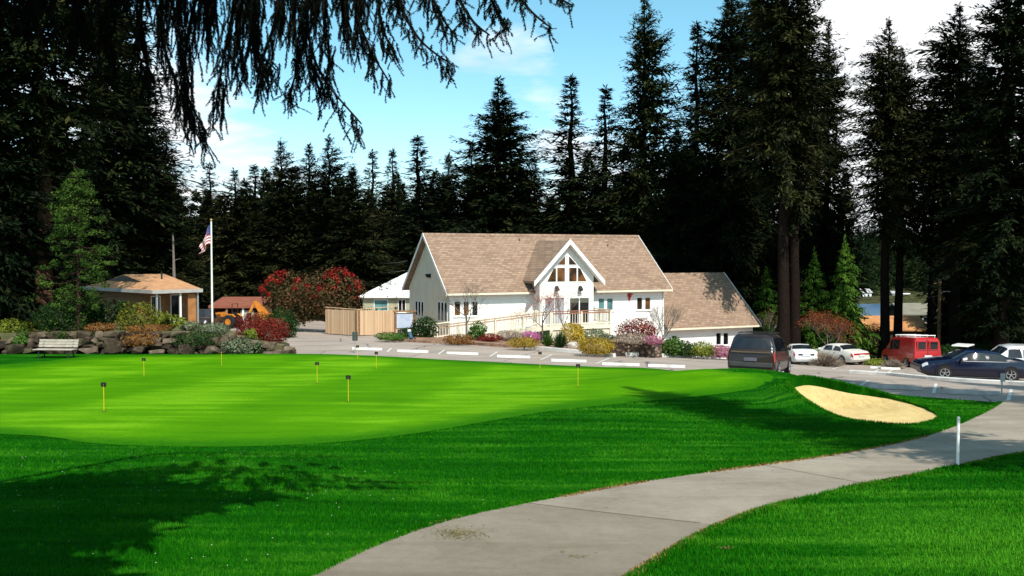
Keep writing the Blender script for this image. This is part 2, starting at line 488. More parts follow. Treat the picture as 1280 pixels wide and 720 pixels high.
# ================================================================ ground materials
def grass_mat(name, ca, cb, cc, streak=(.10, 1.1), sscale=1.0, bumpk=.5, stripes=None, patch=None, blend=None):
    m, t = newm(name)
    pos = t.n('ShaderNodeNewGeometry').outputs['Position']
    mp = t.n('ShaderNodeMapping'); mp.inputs['Scale'].default_value = (streak[0], streak[1], .3); mp.inputs['Rotation'].default_value = (0, 0, R(-9))
    t.l(pos, mp.inputs[0])
    f1 = t.noise(mp.outputs[0], 1.9 * sscale, 5, .62)
    f2 = t.noise(pos, .35, 4, .6)
    f3 = t.noise(pos, 9, 5, .7)
    f = t.math('ADD', t.math('MULTIPLY', f1, .50), t.math('ADD', t.math('MULTIPLY', f2, .28), t.math('MULTIPLY', f3, .22)))
    if patch:
        pd = t.n('ShaderNodeVectorMath', operation='DISTANCE'); t.l(pos, pd.inputs[0]); pd.inputs[1].default_value = patch[0]
        f = t.math('ADD', f, t.math('MULTIPLY', t.math('SUBTRACT', 1.0, t.math('DIVIDE', pd.outputs['Value'], patch[1]), clamp=True), patch[2]))
    if stripes:
        wv = t.n('ShaderNodeTexWave', i_Scale=stripes[0], i_Distortion=1.2, i_Detail=2); wv.inputs['Detail Scale'].default_value = .6
        mp2 = t.n('ShaderNodeMapping'); mp2.inputs['Rotation'].default_value = (0, 0, R(stripes[1])); t.l(pos, mp2.inputs[0]); t.l(mp2.outputs[0], wv.inputs[0])
        f = t.math('ADD', f, t.math('MULTIPLY', t.math('SUBTRACT', t.ramp(wv.outputs['Fac'], [(.34, (0, 0, 0)), (.66, (1, 1, 1))]), .5), stripes[2]))
    col = t.ramp(f, [(.36, ca), (.50, cb), (.64, cc)])
    if blend:
        ta = t.n('ShaderNodeAttribute', attribute_name='turf')
        e = t.math('ADD', ta.outputs['Fac'], t.math('MULTIPLY', t.math('SUBTRACT', t.noise(pos, 1.6, 5, .7), .5), blend[1]))
        k = t.n('ShaderNodeMapRange', interpolation_type='SMOOTHSTEP'); k.inputs['From Min'].default_value = -blend[2]; k.inputs['From Max'].default_value = blend[3]; t.l(e, k.inputs['Value'])
        col = t.mix(k.outputs[0], t.ramp(f3, [(.35, blend[0][0]), (.65, blend[0][1])]), col)
    bh = t.noise(pos, 26, 4, .75)
    t.out(col, .9, bh, bumpk, .06, .02)
    return m
_p = on(1262, 672, lawn_h); PATCH = ((_p[0], _p[1], lawn_h(*_p)), 4.2, .14)
M_ROUGH = grass_mat('rough_grass', (.0022, .048, .0008), (.0050, .086, .0014), (.034, .180, .006), bumpk=.8, patch=PATCH)
M_FRNG = grass_mat('fringe_grass', (.018, .125, .0005), (.032, .165, .0008), (.050, .205, .002), bumpk=.35)
M_GREEN = grass_mat('putting_grass', (.040, .165, .0003), (.064, .218, .0006), (.134, .325, .006), streak=(.12, .55), bumpk=.15, stripes=(.034, 8, .085), blend=(((.013, .108, .0006), (.030, .150, .001)), 1.2, .9, .7))
def asphalt(name, c1, c2, crack=True):
    m, t = newm(name)
    pos = t.n('ShaderNodeNewGeometry').outputs['Position']
    f = t.math('ADD', t.math('MULTIPLY', t.noise(pos, .33, 5, .6), .6), t.math('MULTIPLY', t.noise(pos, 30, 3, .7), .4))
    col = t.ramp(f, [(.36, c2), (.62, c1)])
    mp = t.n('ShaderNodeMapping'); mp.inputs['Scale'].default_value = (.12, 1.0, 1); mp.inputs['Rotation'].default_value = (0, 0, R(12)); t.l(pos, mp.inputs[0])
    f4 = t.noise(mp.outputs[0], 1.3, 4, .6)
    col = t.mix(t.ramp(f4, [(.5, (0, 0, 0)), (.68, (.55, .55, .55))]), col, tuple(x * .72 for x in c2))
    if crack:
        vo = t.n('ShaderNodeTexVoronoi', feature='DISTANCE_TO_EDGE', i_Scale=.28); 
        wp = t.n('ShaderNodeMix'); wp.data_type = 'VECTOR'; wp.inputs[0].default_value = .25
        nz = t.n('ShaderNodeTexNoise', i_Scale=1.1, i_Detail=4); t.l(pos, nz.inputs[0]); t.l(pos, wp.inputs[4]); t.l(nz.outputs['Color'], wp.inputs[5])
        t.l(wp.outputs[1], vo.inputs['Vector'])
        col = t.mix(t.math('LESS_THAN', vo.outputs['Distance'], .006), col, (.10, .09, .08))
    t.out(col, .88, t.noise(pos, 70, 2), .25, .01, .2)
    return m
M_LOT = asphalt('lot_asphalt', (.375, .308, .262), (.27, .225, .195))
# the cart path: concrete slabs with joints, tyre streaks and stains
m, t = newm('path_concrete')
pos = t.n('ShaderNodeNewGeometry').outputs['Position']
g1 = t.noise(pos, .55, 6, .62); g2 = t.noise(pos, 55, 3, .75); g4 = t.noise(pos, 6, 4, .7)
f = t.math('ADD', t.math('MULTIPLY', g1, .50), t.math('ADD', t.math('MULTIPLY', g2, .28), t.math('MULTIPLY', g4, .22)))
col = t.ramp(f, [(.35, (.190, .155, .118)), (.5, (.275, .235, .185)), (.64, (.355, .308, .248))])
mp = t.n('ShaderNodeMapping'); mp.inputs['Rotation'].default_value = (0, 0, R(-40)); mp.inputs['Scale'].default_value = (.16, 1.1, 1); t.l(pos, mp.inputs[0])
st = t.noise(mp.outputs[0], 1.4, 4, .6)
col = t.mix(t.ramp(st, [(.5, (0, 0, 0)), (.7, (.5, .5, .5))]), col, (.155, .125, .092))
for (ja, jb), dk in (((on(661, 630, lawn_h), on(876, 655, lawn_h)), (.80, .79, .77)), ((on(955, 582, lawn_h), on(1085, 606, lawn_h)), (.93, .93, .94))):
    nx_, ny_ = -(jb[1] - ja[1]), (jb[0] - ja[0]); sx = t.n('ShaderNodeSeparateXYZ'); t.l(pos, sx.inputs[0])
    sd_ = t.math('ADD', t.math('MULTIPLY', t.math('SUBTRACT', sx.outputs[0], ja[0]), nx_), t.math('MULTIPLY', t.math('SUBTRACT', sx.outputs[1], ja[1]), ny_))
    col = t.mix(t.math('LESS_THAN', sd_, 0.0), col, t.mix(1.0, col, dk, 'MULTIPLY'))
spots = t.n('ShaderNodeTexVoronoi', i_Scale=2.1); t.l(pos, spots.inputs['Vector'])
col = t.mix(t.math('LESS_THAN', spots.outputs['Distance'], .045), col, (.09, .07, .05))
t.out(col, .85, t.math('ADD', g2, g4), .3, .012, .2)
M_PATH = m
# sand
m, t = newm('bunker_sand')
pos = t.n('ShaderNodeNewGeometry').outputs['Position']
f = t.math('ADD', t.math('MULTIPLY', t.noise(pos, 1.2, 5, .65), .6), t.math('MULTIPLY', t.noise(pos, 24, 3), .4))
mp = t.n('ShaderNodeMapping'); mp.inputs['Rotation'].default_value = (0, 0, R(35)); mp.inputs['Scale'].default_value = (1, .15, 1); t.l(pos, mp.inputs[0])
rk = t.n('ShaderNodeTexWave', i_Scale=6.0, i_Distortion=3.0, i_Detail=2); t.l(pos, rk.inputs[0])
col = t.ramp(f, [(.36, (.50, .355, .145)), (.64, (.69, .525, .245))])
t.out(col, .95, t.math('ADD', t.math('MULTIPLY', t.noise(mp.outputs[0], 5, 3), 1.2), t.noise(pos, 6, 5, .65)), .7, .07, .05)
M_SAND = m
M_MULCH = pmat('bark_mulch', (.30, .17, .11), (.15, .085, .055), 5, .95, .8, .1, bscale=24, dirt=(.42, .34, .26))
M_SOIL = pmat('terrace_soil', (.17, .13, .08), (.07, .09, .03), 1.2, .95, .7, .1, bscale=18)
M_FLOOR = pmat('forest_floor', (.055, .055, .022), (.022, .030, .010), .5, .95, .5, .05, detail=6, bscale=6)
m, t = newm('ground_cover')
pos = t.n('ShaderNodeNewGeometry').outputs['Position']
f = t.noise(pos, .6, 6, .65)
t.out(t.ramp(f, [(.35, (.018, .022, .009)), (.52, (.045, .05, .018)), (.66, (.11, .085, .045))]), .95, t.noise(pos, 8, 4), .6, .05, .05)
M_GROUND = m

# ================================================================ ground objects
# one broad sheet to the horizon, kept below the finer sheets laid on it
gx = sorted(set(list(np.arange(-70, 71, 2.5)) + [-3000, -1800, -1000, -600, -400, -260, -180, -130, -100, -85, 85, 100, 130, 180, 260, 400, 600, 1000, 1800, 3000]))
gy = sorted(set(list(np.arange(-20, 131, 2.5)) + [-300, -120, -60, -35, 150, 180, 215, 240, 246, 251, 256, 300, 350, 365, 370, 374, 380, 400, 450, 520, 600, 800, 1200, 2000, 3500]))
xy = np.array([(x, y) for y in gy for x in gx])
inl = inside(xy, lawn_poly)
mb = MB()
for (x, y), i in zip(xy, inl):
    z = ground_h(x, y) - .22
    if -42 < x < 44 and -6 < y < 52: z = min(z, lawn_h(x, max(y, 0)) - .35)
    mb.v.append(Vector((x, y, z)))
nx = len(gx)
for j in range(len(gy) - 1):
    for i in range(nx - 1):
        mb.f.append([j * nx + i, j * nx + i + 1, (j + 1) * nx + i + 1, (j + 1) * nx + i]); mb.m.append(0)
tag(mb.build('ground', M_GROUND, smooth=True, angle=80), kind='structure')

def lawn_z(x, y): return lawn_full(x, y)
bb_ = np.array(resample(bunker_poly, .12)); cen = BC
inn_ = bb_ + (cen - bb_) / np.linalg.norm(cen - bb_, axis=1, keepdims=True) * .06
LAWN = sheet('lawn', resample(lawn_poly, 1.0), lawn_z, .42, M_ROUGH, skirt=1.0, spb=.4, extra=np.concatenate([bb_, inn_]), clear=(bunker_poly, .28))
sheet('putting_green', fringe_poly, lawn_h, .40, M_GREEN, lift=.012, attr=('turf', lambda q: np.where(inside(q, green_poly), 1, -1) * edge_dist(q, green_poly)))
sheet('cart_path', path_poly, lawn_h, .35, M_PATH, lift=.012)
sheet('bunker_sand', bunker_poly, sand_h, .22, M_SAND)
# expansion joints sawn across the path
mb = MB()
def joint(pl, pr, w=.016):
    a = Vector(on(*pl, lawn_h)); b = Vector(on(*pr, lawn_h)); n = max(2, int((b - a).length / .3))
    d = (b - a).normalized(); q = Vector((-d.y, d.x)) * w / 2
    for i in range(n):
        p0 = a + (b - a) * i / n; p1 = a + (b - a) * (i + 1) / n
        mb.add([(p.x, p.y, lawn_h(p.x, p.y) + .0165) for p in (p0 - q, p1 - q, p1 + q, p0 + q)], [(0, 1, 2, 3)])
for pl, pr in (((661, 630), (876, 655)), ((955, 582), (1085, 606)), ((1145, 549), (1265, 569))) : joint(pl, pr)
tag(mb.build('path_joint', pmat('joint_dark', (.15, .125, .10), None, 9, .95, 0)), kind='structure')  # even dark colour of the joint lines
lot_in = [(p[0], p[1] - .9) for p in back_edge[3:]]
lot_poly = lot_in + [(p[0] + .1, p[1] - .5) for p in strip] + [(16, 27.0), (45, 26.5), (45, 66), (27, 70), (17, 78), (-5, 92), (-32, 92), (-32, 49), (-14, 48)]
sheet('parking_lot', lot_poly, lot_h, 1.1, M_LOT)
# lake
mb = MB(); mb.add([(-260, 244, LAKE_Z), (500, 244, LAKE_Z), (500, 376, LAKE_Z), (-260, 376, LAKE_Z)], [(0, 1, 2, 3)])
m, t = newm('lake_water')
pos = t.n('ShaderNodeNewGeometry').outputs['Position']
mp = t.n('ShaderNodeMapping'); mp.inputs['Scale'].default_value = (.3, 1, 1); t.l(pos, mp.inputs[0])
t.out((.055, .115, .20), .35, t.noise(mp.outputs[0], .8, 4), .4, .2, .25)
tag(mb.build('lake', m), kind='structure')

# ---- painted bay lines
mb = MB()
M_LINE = pmat('line_paint', (.62, .62, .60), (.45, .45, .44), 6, .8, .1)
def line(a, b, w=.11, fn=lot_h):
    a = Vector(on(*a, fn)); b = Vector(on(*b, fn)); d = (b - a).normalized(); q = Vector((-d.y, d.x)) * w / 2
    n = max(1, int((b - a).length / 1.0))
    for i in range(n):
        p0 = a + (b - a) * i / n; p1 = a + (b - a) * (i + 1) / n
        mb.add([(p.x, p.y, fn(p.x, p.y) + .016) for p in (p0 - q, p1 - q, p1 + q, p0 + q)], [(0, 1, 2, 3)])
for a, b in (((1070, 486), (1086, 476)), ((1167, 492), (1170, 480)), ((1260, 502), (1264, 487)), ((1008, 478), (1022, 470)),
             ((548, 443), (556, 437.5)), ((612, 446), (622, 440)), ((676, 450), (690, 443.5)), ((745, 455), (762, 448)), ((484, 440.5), (489, 435.5)),
             ((1094, 465), (1104, 461)), ((1110, 466), (1120, 462)), ((1040, 462), (1060, 460))): line(a, b)
tag(mb.build('parking_lines', M_LINE), kind='structure')

# ---- planting beds
TH = math.radians(25)
HX0, HY0 = (562 - 640) / F * 66, 66.0
def HP(s, b): return (HX0 + s * math.cos(TH) - b * math.sin(TH), HY0 + s * math.sin(TH) + b * math.cos(TH))
LT = lambda l: [on(px, py, lot_h) for px, py in l]
kerb_front = smooth_line(LT([(474, 425), (505, 427), (545, 429.5), (580, 430.5), (620, 433.5), (665, 436.5), (705, 440), (740, 443), (768, 446.5)]), 3)
kerb_right = LT([(768, 446.5), (772, 444.5), (800, 445.5), (831, 446.5), (870, 447.5), (906, 448.5)])
bed_poly = kerb_front + kerb_right[1:] + [HP(27.8, -.5), HP(27.6, .3), HP(-.2, .3), HP(-1, 3)] + LT([(476, 418.5)])
def bed_h(x, y):
    return lot_h(x, y) + .15 + .05 * math.sin(x * 1.3) * math.sin(y * 1.1)
sheet('planting_bed', bed_poly, bed_h, .8, M_MULCH, skirt=.25, spb=.5)
def kerb(name, pts, w=.16, h=.13, mat=CONC, fn=lot_h, step=.6):
    pts = resample(pts, step, False); mb = MB()
    P = [Vector((p[0], p[1], 0)) for p in pts]; vs = []
    for i, p in enumerate(P):
        d = (P[min(i + 1, len(P) - 1)] - P[max(i - 1, 0)]).normalized(); q = Vector((-d.y, d.x, 0)) * w / 2
        z = fn(p.x, p.y)
        for s_, hh in ((-1, -.15), (-1, h - .02), (-.8, h), (.8, h), (1, h - .02), (1, -.15)): vs.append(p + q * s_ + Vector((0, 0, z + hh)))
    fs = []
    for i in range(len(P) - 1):
        for k in range(5): fs.append((i * 6 + k, i * 6 + k + 1, (i + 1) * 6 + k + 1, (i + 1) * 6 + k))
    fs += [tuple(range(6))[::-1], tuple((len(P) - 1) * 6 + k for k in range(6))]
    mb.add(vs, fs)
    return tag(mb.build(name, mat), kind='structure')
kerb('bed_kerb', kerb_front[14:] , .18, .2)
kerb('wing_kerb', kerb_right[1:], .2, .2, WSTOP)

# terrace above the stone wall
tp = [at(*p) for p in [(-140, 416, 48.6), (0, 417, 48.7), (100, 414, 48.8), (200, 414, 48.8), (280, 419, 48.8), (325, 425, 48.7), (352, 433, 48.3), (362, 430, 51), (335, 418, 56), (262, 411, 58),
                      (240, 404, 62), (120, 401, 66), (-140, 398, 68)]]
terr_fn = TPS([tuple(p) for p in tp])
sheet('terrace_bed', [(p.x, p.y) for p in tp], terr_fn, 1.0, M_SOIL, skirt=.8, spb=.7)

# ---- grass blades
def blades(name, n, region_fn, hrange, wmul, mat, ylim, dens_ref, xlim=None, seed=5, zfn=lawn_full, lean=.5):
    rg = np.random.default_rng(seed)
    P = []
    while len(P) < n:
        y = rg.uniform(ylim[0], ylim[1], 60000)
        hw = y * .60 + 1.0
        x = rg.uniform(-1, 1, 60000) * (xlim if xlim else hw.max())
        keep = (np.abs(x) < hw) & (rg.uniform(0, 1, 60000) < np.minimum(1, (dens_ref / y) ** 2))
        q = np.stack([x, y], 1)[keep]
        q = q[region_fn(q)]
        P += list(map(tuple, q))
        if not len(q): break
    P = np.array(P[:n])
    z = np.array([zfn(x, y) for x, y in P])
    N = len(P)
    h = rg.uniform(*hrange, N) * (1 + .3 * np.sin(P[:, 0] * 2.1) * np.sin(P[:, 1] * 1.7)); w = wmul * np.maximum(.005, .00062 * P[:, 1]) * rg.uniform(.7, 1.4, N)
    a = rg.uniform(0, 2 * math.pi, N); l = rg.uniform(.1, lean, N) * h; la = rg.uniform(0, 2 * math.pi, N)
    V = np.zeros((N, 3, 3))
    V[:, 0] = np.stack([P[:, 0] - np.cos(a) * w, P[:, 1] - np.sin(a) * w, z - .004], 1)
    V[:, 1] = np.stack([P[:, 0] + np.cos(a) * w, P[:, 1] + np.sin(a) * w, z - .004], 1)
    V[:, 2] = np.stack([P[:, 0] + np.cos(la) * l, P[:, 1] + np.sin(la) * l, z + h], 1)
    return tag(np_mesh(name, V, 3, mat), kind='stuff')
def rough_region(q):
    r = inside(q, lawn_poly) & ~inside(q, path_poly) & ~inside(q, fringe_poly) & ~inside(q, bunker_poly)
    return r
M_BLADE = grass_mat('grass_blade', (.0045, .072, .001), (.010, .118, .0018), (.058, .235, .010), bumpk=0, patch=PATCH)
blades('grass', 170000, rough_region, (.022, .05), 1.0, M_BLADE, (7.0, 33), 9.5)
# ragged longer grass and dry thatch along the path and round the sand
def rim(poly, d0, d1, mask=lawn_poly):
    def f(q):
        d = edge_dist(q, poly); i = inside(q, poly)
        dd = np.where(i, -d, d)
        return (dd > d0) & (dd < d1) & inside(q, mask)
    return f
blades('edge_grass', 22000, rim(path_poly, -.05, .10), (.025, .065), 1.1, M_BLADE, (6.0, 28), 12, seed=8, zfn=lambda x, y: lawn_full(x, y) + .01)
M_DRY = leafmat('dry_thatch', (.16, .085, .03), (.30, .19, .08), (.40, .28, .13), 4, .9, .05, 0)
def dryrim(q):
    return rim(path_poly, -.10, .03)(q) & (np.sin(q[:, 0] * 1.3 + 2 * np.sin(q[:, 1] * .9)) > -.35)
blades('dry_grass', 9000, dryrim, (.010, .03), 1.6, M_DRY, (6.0, 20), 12, seed=9, zfn=lambda x, y: lawn_h(x, y) + .014, lean=1.4)
blades('bunker_lip_grass', 9000, rim(bunker_poly, -.04, .12), (.03, .075), .6, M_BLADE, (21, 33), 40, xlim=15, seed=11)
# grass clippings on the path and daisies in the lawn
rg = np.random.default_rng(4)
V = []
for (px, py, n, r) in ((572, 668, 240, .16), (580, 671, 140, .22), (560, 662, 50, .2), (692, 691, 14, .1), (722, 697, 30, .06), (668, 700, 8, .3), (908, 687, 25, .04)):
    c = on(px, py, lawn_h)
    for k in range(n):
        x = c[0] + rg.normal(0, r); y = c[1] + rg.normal(0, r * .7); z = lawn_h(x, y) + .014 + rg.uniform(0, .015)
        a = rg.uniform(0, 6.28); L = rg.uniform(.02, .05); w = rg.uniform(.004, .010)
        d = np.array([math.cos(a), math.sin(a), rg.uniform(-.1, .3)]) * L; s_ = np.array([-math.sin(a), math.cos(a), 0]) * w
        p = np.array([x, y, z]); V += [p - s_, p + s_, p + d]
tag(np_mesh('grass_clippings', V, 3, leafmat('clippings', (.10, .09, .03), (.22, .17, .07), (.30, .25, .12), 9, .9, .05, 0)), kind='stuff')
V = []
for k in range(120):
    px = rg.uniform(0, 620); py = rg.uniform(565, 715)
    if rg.uniform() < .5: px = rg.uniform(20, 420); py = rg.uniform(565, 640)
    x, y = on(px, py, lawn_h, 4, 40)
    if not rough_region(np.array([(x, y)]))[0]: continue
    z = lawn_h(x, y) + .045; r = .008
    for i in range(3):
        a0 = i * 2.09; a1 = a0 + 2.09
        V += [(x, y, z + .004), (x + r * math.cos(a0), y + r * math.sin(a0), z), (x + r * math.cos(a1), y + r * math.sin(a1), z)]
tag(np_mesh('lawn_daisies', V, 3, pmat('daisy_white', (.7, .7, .66), None, 9, .8, 0)), kind='stuff')
BROWNV = pmat('vent_brown', (.12, .08, .06), None, 5, .7, 0)
# ================================================================ clubhouse
HZ0 = CZ - 6.1
def s_of(px, b):
    a = (px - 640) / F; c, sn = math.cos(TH), math.sin(TH)
    return (a * (HY0 + b * c) - HX0 + b * sn) / (c - a * sn)
def z_of(py, s, b):
    y = HY0 + s * math.sin(TH) + b * math.cos(TH)
    return ray(640, py).z * y + CZ - HZ0
# siding: lapped boards drawn by the height of the wall
def siding(name, c1, c2, pitch=.17, bump=.7):
    m, t = newm(name)
    co = t.n('ShaderNodeTexCoord').outputs['Object']
    sp = t.n('ShaderNodeSeparateXYZ'); t.l(co, sp.inputs[0])
    fr = t.math('FRACT', t.math('DIVIDE', sp.outputs[2], pitch))
    n = t.noise(co, 1.1, 5, .65)
    col = t.ramp(n, [(.35, c2), (.6, c1)])
    col = t.mix(t.math('MULTIPLY', t.math('LESS_THAN', fr, .09), .35), col, tuple(x * .55 for x in c2))
    t.out(col, .6, fr, bump, .03, .3)
    return m
M_SIDING = siding('lapped_siding', (.76, .72, .58), (.68, .64, .51))
M_FRONT = siding('white_siding', (.86, .85, .825), (.81, .80, .775), .2, .25)
m, t = newm('roof_shingles')
co = t.n('ShaderNodeTexCoord').outputs['Object']
sp = t.n('ShaderNodeSeparateXYZ'); t.l(co, sp.inputs[0])
cb = t.n('ShaderNodeCombineXYZ'); t.l(t.math('ADD', sp.outputs[0], t.math('MULTIPLY', sp.outputs[1], .35)), cb.inputs[0]); t.l(t.math('MULTIPLY', sp.outputs[2], 1.5), cb.inputs[1])
br = t.n('ShaderNodeTexBrick', i_Scale=1.0); br.inputs['Brick Width'].default_value = .42; br.inputs['Row Height'].default_value = .20
br.inputs['Mortar Size'].default_value = .016; br.inputs['Bias'].default_value = 0
br.inputs['Color1'].default_value = (.35, .245, .175, 1); br.inputs['Color2'].default_value = (.175, .115, .083, 1); br.inputs['Mortar'].default_value = (.15, .09, .06, 1)
t.l(cb.outputs[0], br.inputs['Vector'])
n = t.noise(co, 2.2, 6, .75); n2 = t.noise(cb.outputs[0], .45, 4, .6)
col = t.mix(t.math('MULTIPLY', n, .6), br.outputs['Color'], (.29, .205, .148))
col = t.mix(t.ramp(n2, [(.45, (0, 0, 0)), (.7, (.45, .45, .45))]), col, (.27, .18, .13))
t.out(col, .9, t.math('ADD', br.outputs['Fac'], t.math('MULTIPLY', n, -1.0)), .8, .03, .15)
M_SHING = m

CH = thing('clubhouse', 'white clubhouse with steep tan shingle roof, tall glazed entrance gable and lower side wing', 'building', (HX0, HY0, HZ0), TH)
def walls(mb, u0, u1, z0, z1, ops, f0, f1, axis='s'):
    """wall slab with rectangular openings; u along the wall, f0..f1 its thickness"""
    us = sorted({u0, u1, *[o[0] for o in ops], *[o[1] for o in ops]}); zs = sorted({z0, z1, *[o[2] for o in ops], *[o[3] for o in ops]})
    for i in range(len(us) - 1):
        j = 0
        while j < len(zs) - 1:
            def solid(j):
                cu = (us[i] + us[i + 1]) / 2; cz = (zs[j] + zs[j + 1]) / 2
                return not any(o[0] < cu < o[1] and o[2] < cz < o[3] for o in ops)
            if not solid(j): j += 1; continue
            k = j
            while k < len(zs) - 1 and solid(k): k += 1
            mb.b2((us[i], f0, zs[j]), (us[i + 1], f1, zs[k]))
            j = k
def window(par, u0, u1, z0, z1, b, glass, nv=1, fw=.07, name='window', frame=TRIMW, sill=True, depth=.10):
    mb = MB()
    mb.b2((u0, b - .03, z0), (u0 + fw, b + depth, z1)); mb.b2((u1 - fw, b - .03, z0), (u1, b + depth, z1))
    mb.b2((u0 + fw, b - .03, z0), (u1 - fw, b + depth, z0 + fw)); mb.b2((u0 + fw, b - .03, z1 - fw), (u1 - fw, b + depth, z1))
    for k in range(1, nv):
        u = u0 + (u1 - u0) * k / nv
        mb.b2((u - fw * .5, b - .02, z0 + fw), (u + fw * .5, b + depth - .01, z1 - fw))
    w = mb.build(name, frame, par)
    MB().b2((u0 + fw * .5, b + depth * .55, z0 + fw * .5), (u1 - fw * .5, b + depth * .75, z1 - fw * .5)).build('pane', glass, w)
    if sill: MB().b2((u0 - .06, b - .09, z0 - .07), (u1 + .06, b - .003, z0 - .005)).build('sill', frame, w)
    return w
def pxrect(x0, x1, y0, y1, b):
    u0, u1 = s_of(x0, b), s_of(x1, b); um = (u0 + u1) / 2
    return (u0, u1, z_of(y1, um, b), z_of(y0, um, b))
LM = 18.4
wins = []
for g in (((567, 576.3, 376, 395.5), GLASSB), ((578.3, 587, 376, 395.5), GLASSB), ((589.2, 598, 376, 395.5), GLASS),
          ((747.5, 756.3, 372.2, 388.5), GLASST), ((758, 767, 372.2, 388.5), GLASST), ((795.6, 803.8, 371.2, 387.8), GLASSB), ((805.8, 814, 371.2, 387.8), GLASSB)):
    wins.append((pxrect(*g[0], 0), g[1]))
mb = MB(); walls(mb, 0, LM, -1.6, 3.55, [w[0] for w in wins], 0, .2)
mb.build('wall', M_FRONT, CH)
for w, gl in wins: window(CH, *w, .02, gl, 1)
# gable end walls and the back
for s0, mat_ in ((0.003, M_SIDING), (LM - .203, M_FRONT)):
    MB().prism([(s0, .2, -1.6), (s0, 9, -1.6), (s0, 9, 3.55), (s0, 4.5, 7.36), (s0, .2, 3.72)], (.2, 0, 0)).build('gable_wall', mat_, CH)
MB().b2((0, 8.8, -1.6), (LM, 9.0, 3.55)).build('back_wall', M_FRONT, CH)
# main roof
sec = lambda s: [(s, -.5, 3.37), (s, 4.5, 7.68), (s, 9.5, 3.37), (s, 9.5, 3.20), (s, 4.5, 7.46), (s, -.5, 3.20)]
RF = MB().prism(sec(-.42), (LM + .84, 0, 0)).build('roof', M_SHING, CH)
mb = MB()
for k in range(42):   # ridge caps
    mb.prism([(-.42 + k * .457, 4.28, 7.53), (-.42 + k * .457, 4.5, 7.735), (-.42 + k * .457, 4.72, 7.53)], (.44, 0, 0))
mb.build('ridge_cap', M_SHING, RF)
# rakes, gutter, soffit
for s0 in (-.465, LM + .425):
    mb = MB()
    for sg in (-1, 1):
        b0 = 4.5 + sg * 5.02; mb.prism([(s0, b0, 3.40), (s0, 4.5, 7.72), (s0, 4.5, 7.45), (s0, b0, 3.12)], (.04, 0, 0))
    mb.build('rake_board', TRIMW, RF)
DC = s_of(712, -1.6)
for a, b_ in ((-.42, DC - 2.75), (DC + 2.75, LM + .42)):
    mb = MB(); mb.b2((a, -.60, 3.17), (b_, -.503, 3.31)); mb.b2((a, -.5, 3.15), (b_, -.01, 3.195)); mb.build('gutter', CREAM, RF)
mb = MB(); mb.tube([(LM - .1, -.06, 3.1), (LM - .1, -.06, -1.0)], .045, 8); mb.build('downspout', TRIMW, CH)
# left gable: tall narrow windows and a lamp
def gwin(x0, x1, y0, y1, n):
    # on the plane s=0: solve b from the pixel column
    def b_of(px):
        a = (px - 640) / F
        return (a * HY0 - HX0) / (-math.sin(TH) - a * math.cos(TH))
    bb = [b_of(x0), b_of(x1)]; bm_ = sum(bb) / 2
    z0 = z_of(y1, 0, bm_); z1 = z_of(y0, 0, bm_)
    lo, hi = min(bb), max(bb)
    for k in range(n):
        u0 = lo + (hi - lo) * k / n + .04; u1 = lo + (hi - lo) * (k + 1) / n - .04
        mb = MB()
        mb.b2((-.03, u0, z0), (.002, u0 + .08, z1)); mb.b2((-.03, u1 - .08, z0), (.002, u1, z1)); mb.b2((-.03, u0 + .08, z0), (.002, u1 - .08, z0 + .07)); mb.b2((-.03, u0 + .08, z1 - .07), (.002, u1 - .08, z1))
        w = mb.build('window', TRIMW, CH)
        MB().b2((-.012, u0 + .07, z0 + .06), (.001, u1 - .07, z1 - .06)).build('pane', GLASS, w)
gwin(519, 530, 376, 396, 3); gwin(547, 559.5, 377, 402, 3)
mb = MB(); mb.b2((-.25, 3.9, 4.35), (0, 4.3, 4.62)); mb.b2((-.34, 3.95, 4.50), (-.25, 4.25, 4.60)); mb.build('gable_lamp', DARK, CH)

# entrance gable
DB = -1.2; DW = 2.28; slope = (7.17 - 4.14) / 2.9
droof = lambda b, t_: [(DC, b, 7.17 - t_), (DC + 2.9, b, 4.14 - t_), (DC + 2.9, b, 3.96 - t_), (DC, b, 6.95 - t_), (DC - 2.9, b, 3.96 - t_), (DC - 2.9, b, 4.14 - t_)]
DR = MB().prism(droof(-1.66, 0), (0, 5.9, 0)).build('dormer_roof', M_SHING, CH)
mb = MB()
for sg in (-1, 1):
    mb.prism([(DC, -1.74, 7.23), (DC + sg * 2.98, -1.74, 4.12), (DC + sg * 2.98, -1.74, 3.76), (DC, -1.74, 6.86)], (0, .075, 0))
mb.build('rake_board', TRIMW, DR)
mb = MB()
mb.prism([(DC - 2.84, -1.64, 4.02), (DC, -1.64, 6.94), (DC, -1.64, 6.90), (DC - 2.84, -1.64, 3.93)], (0, .43, 0)); mb.prism([(DC + 2.84, -1.64, 4.02), (DC, -1.64, 6.94), (DC, -1.64, 6.90), (DC + 2.84, -1.64, 3.93)], (0, .43, 0))
mb.build('soffit', TRIMW, DR)
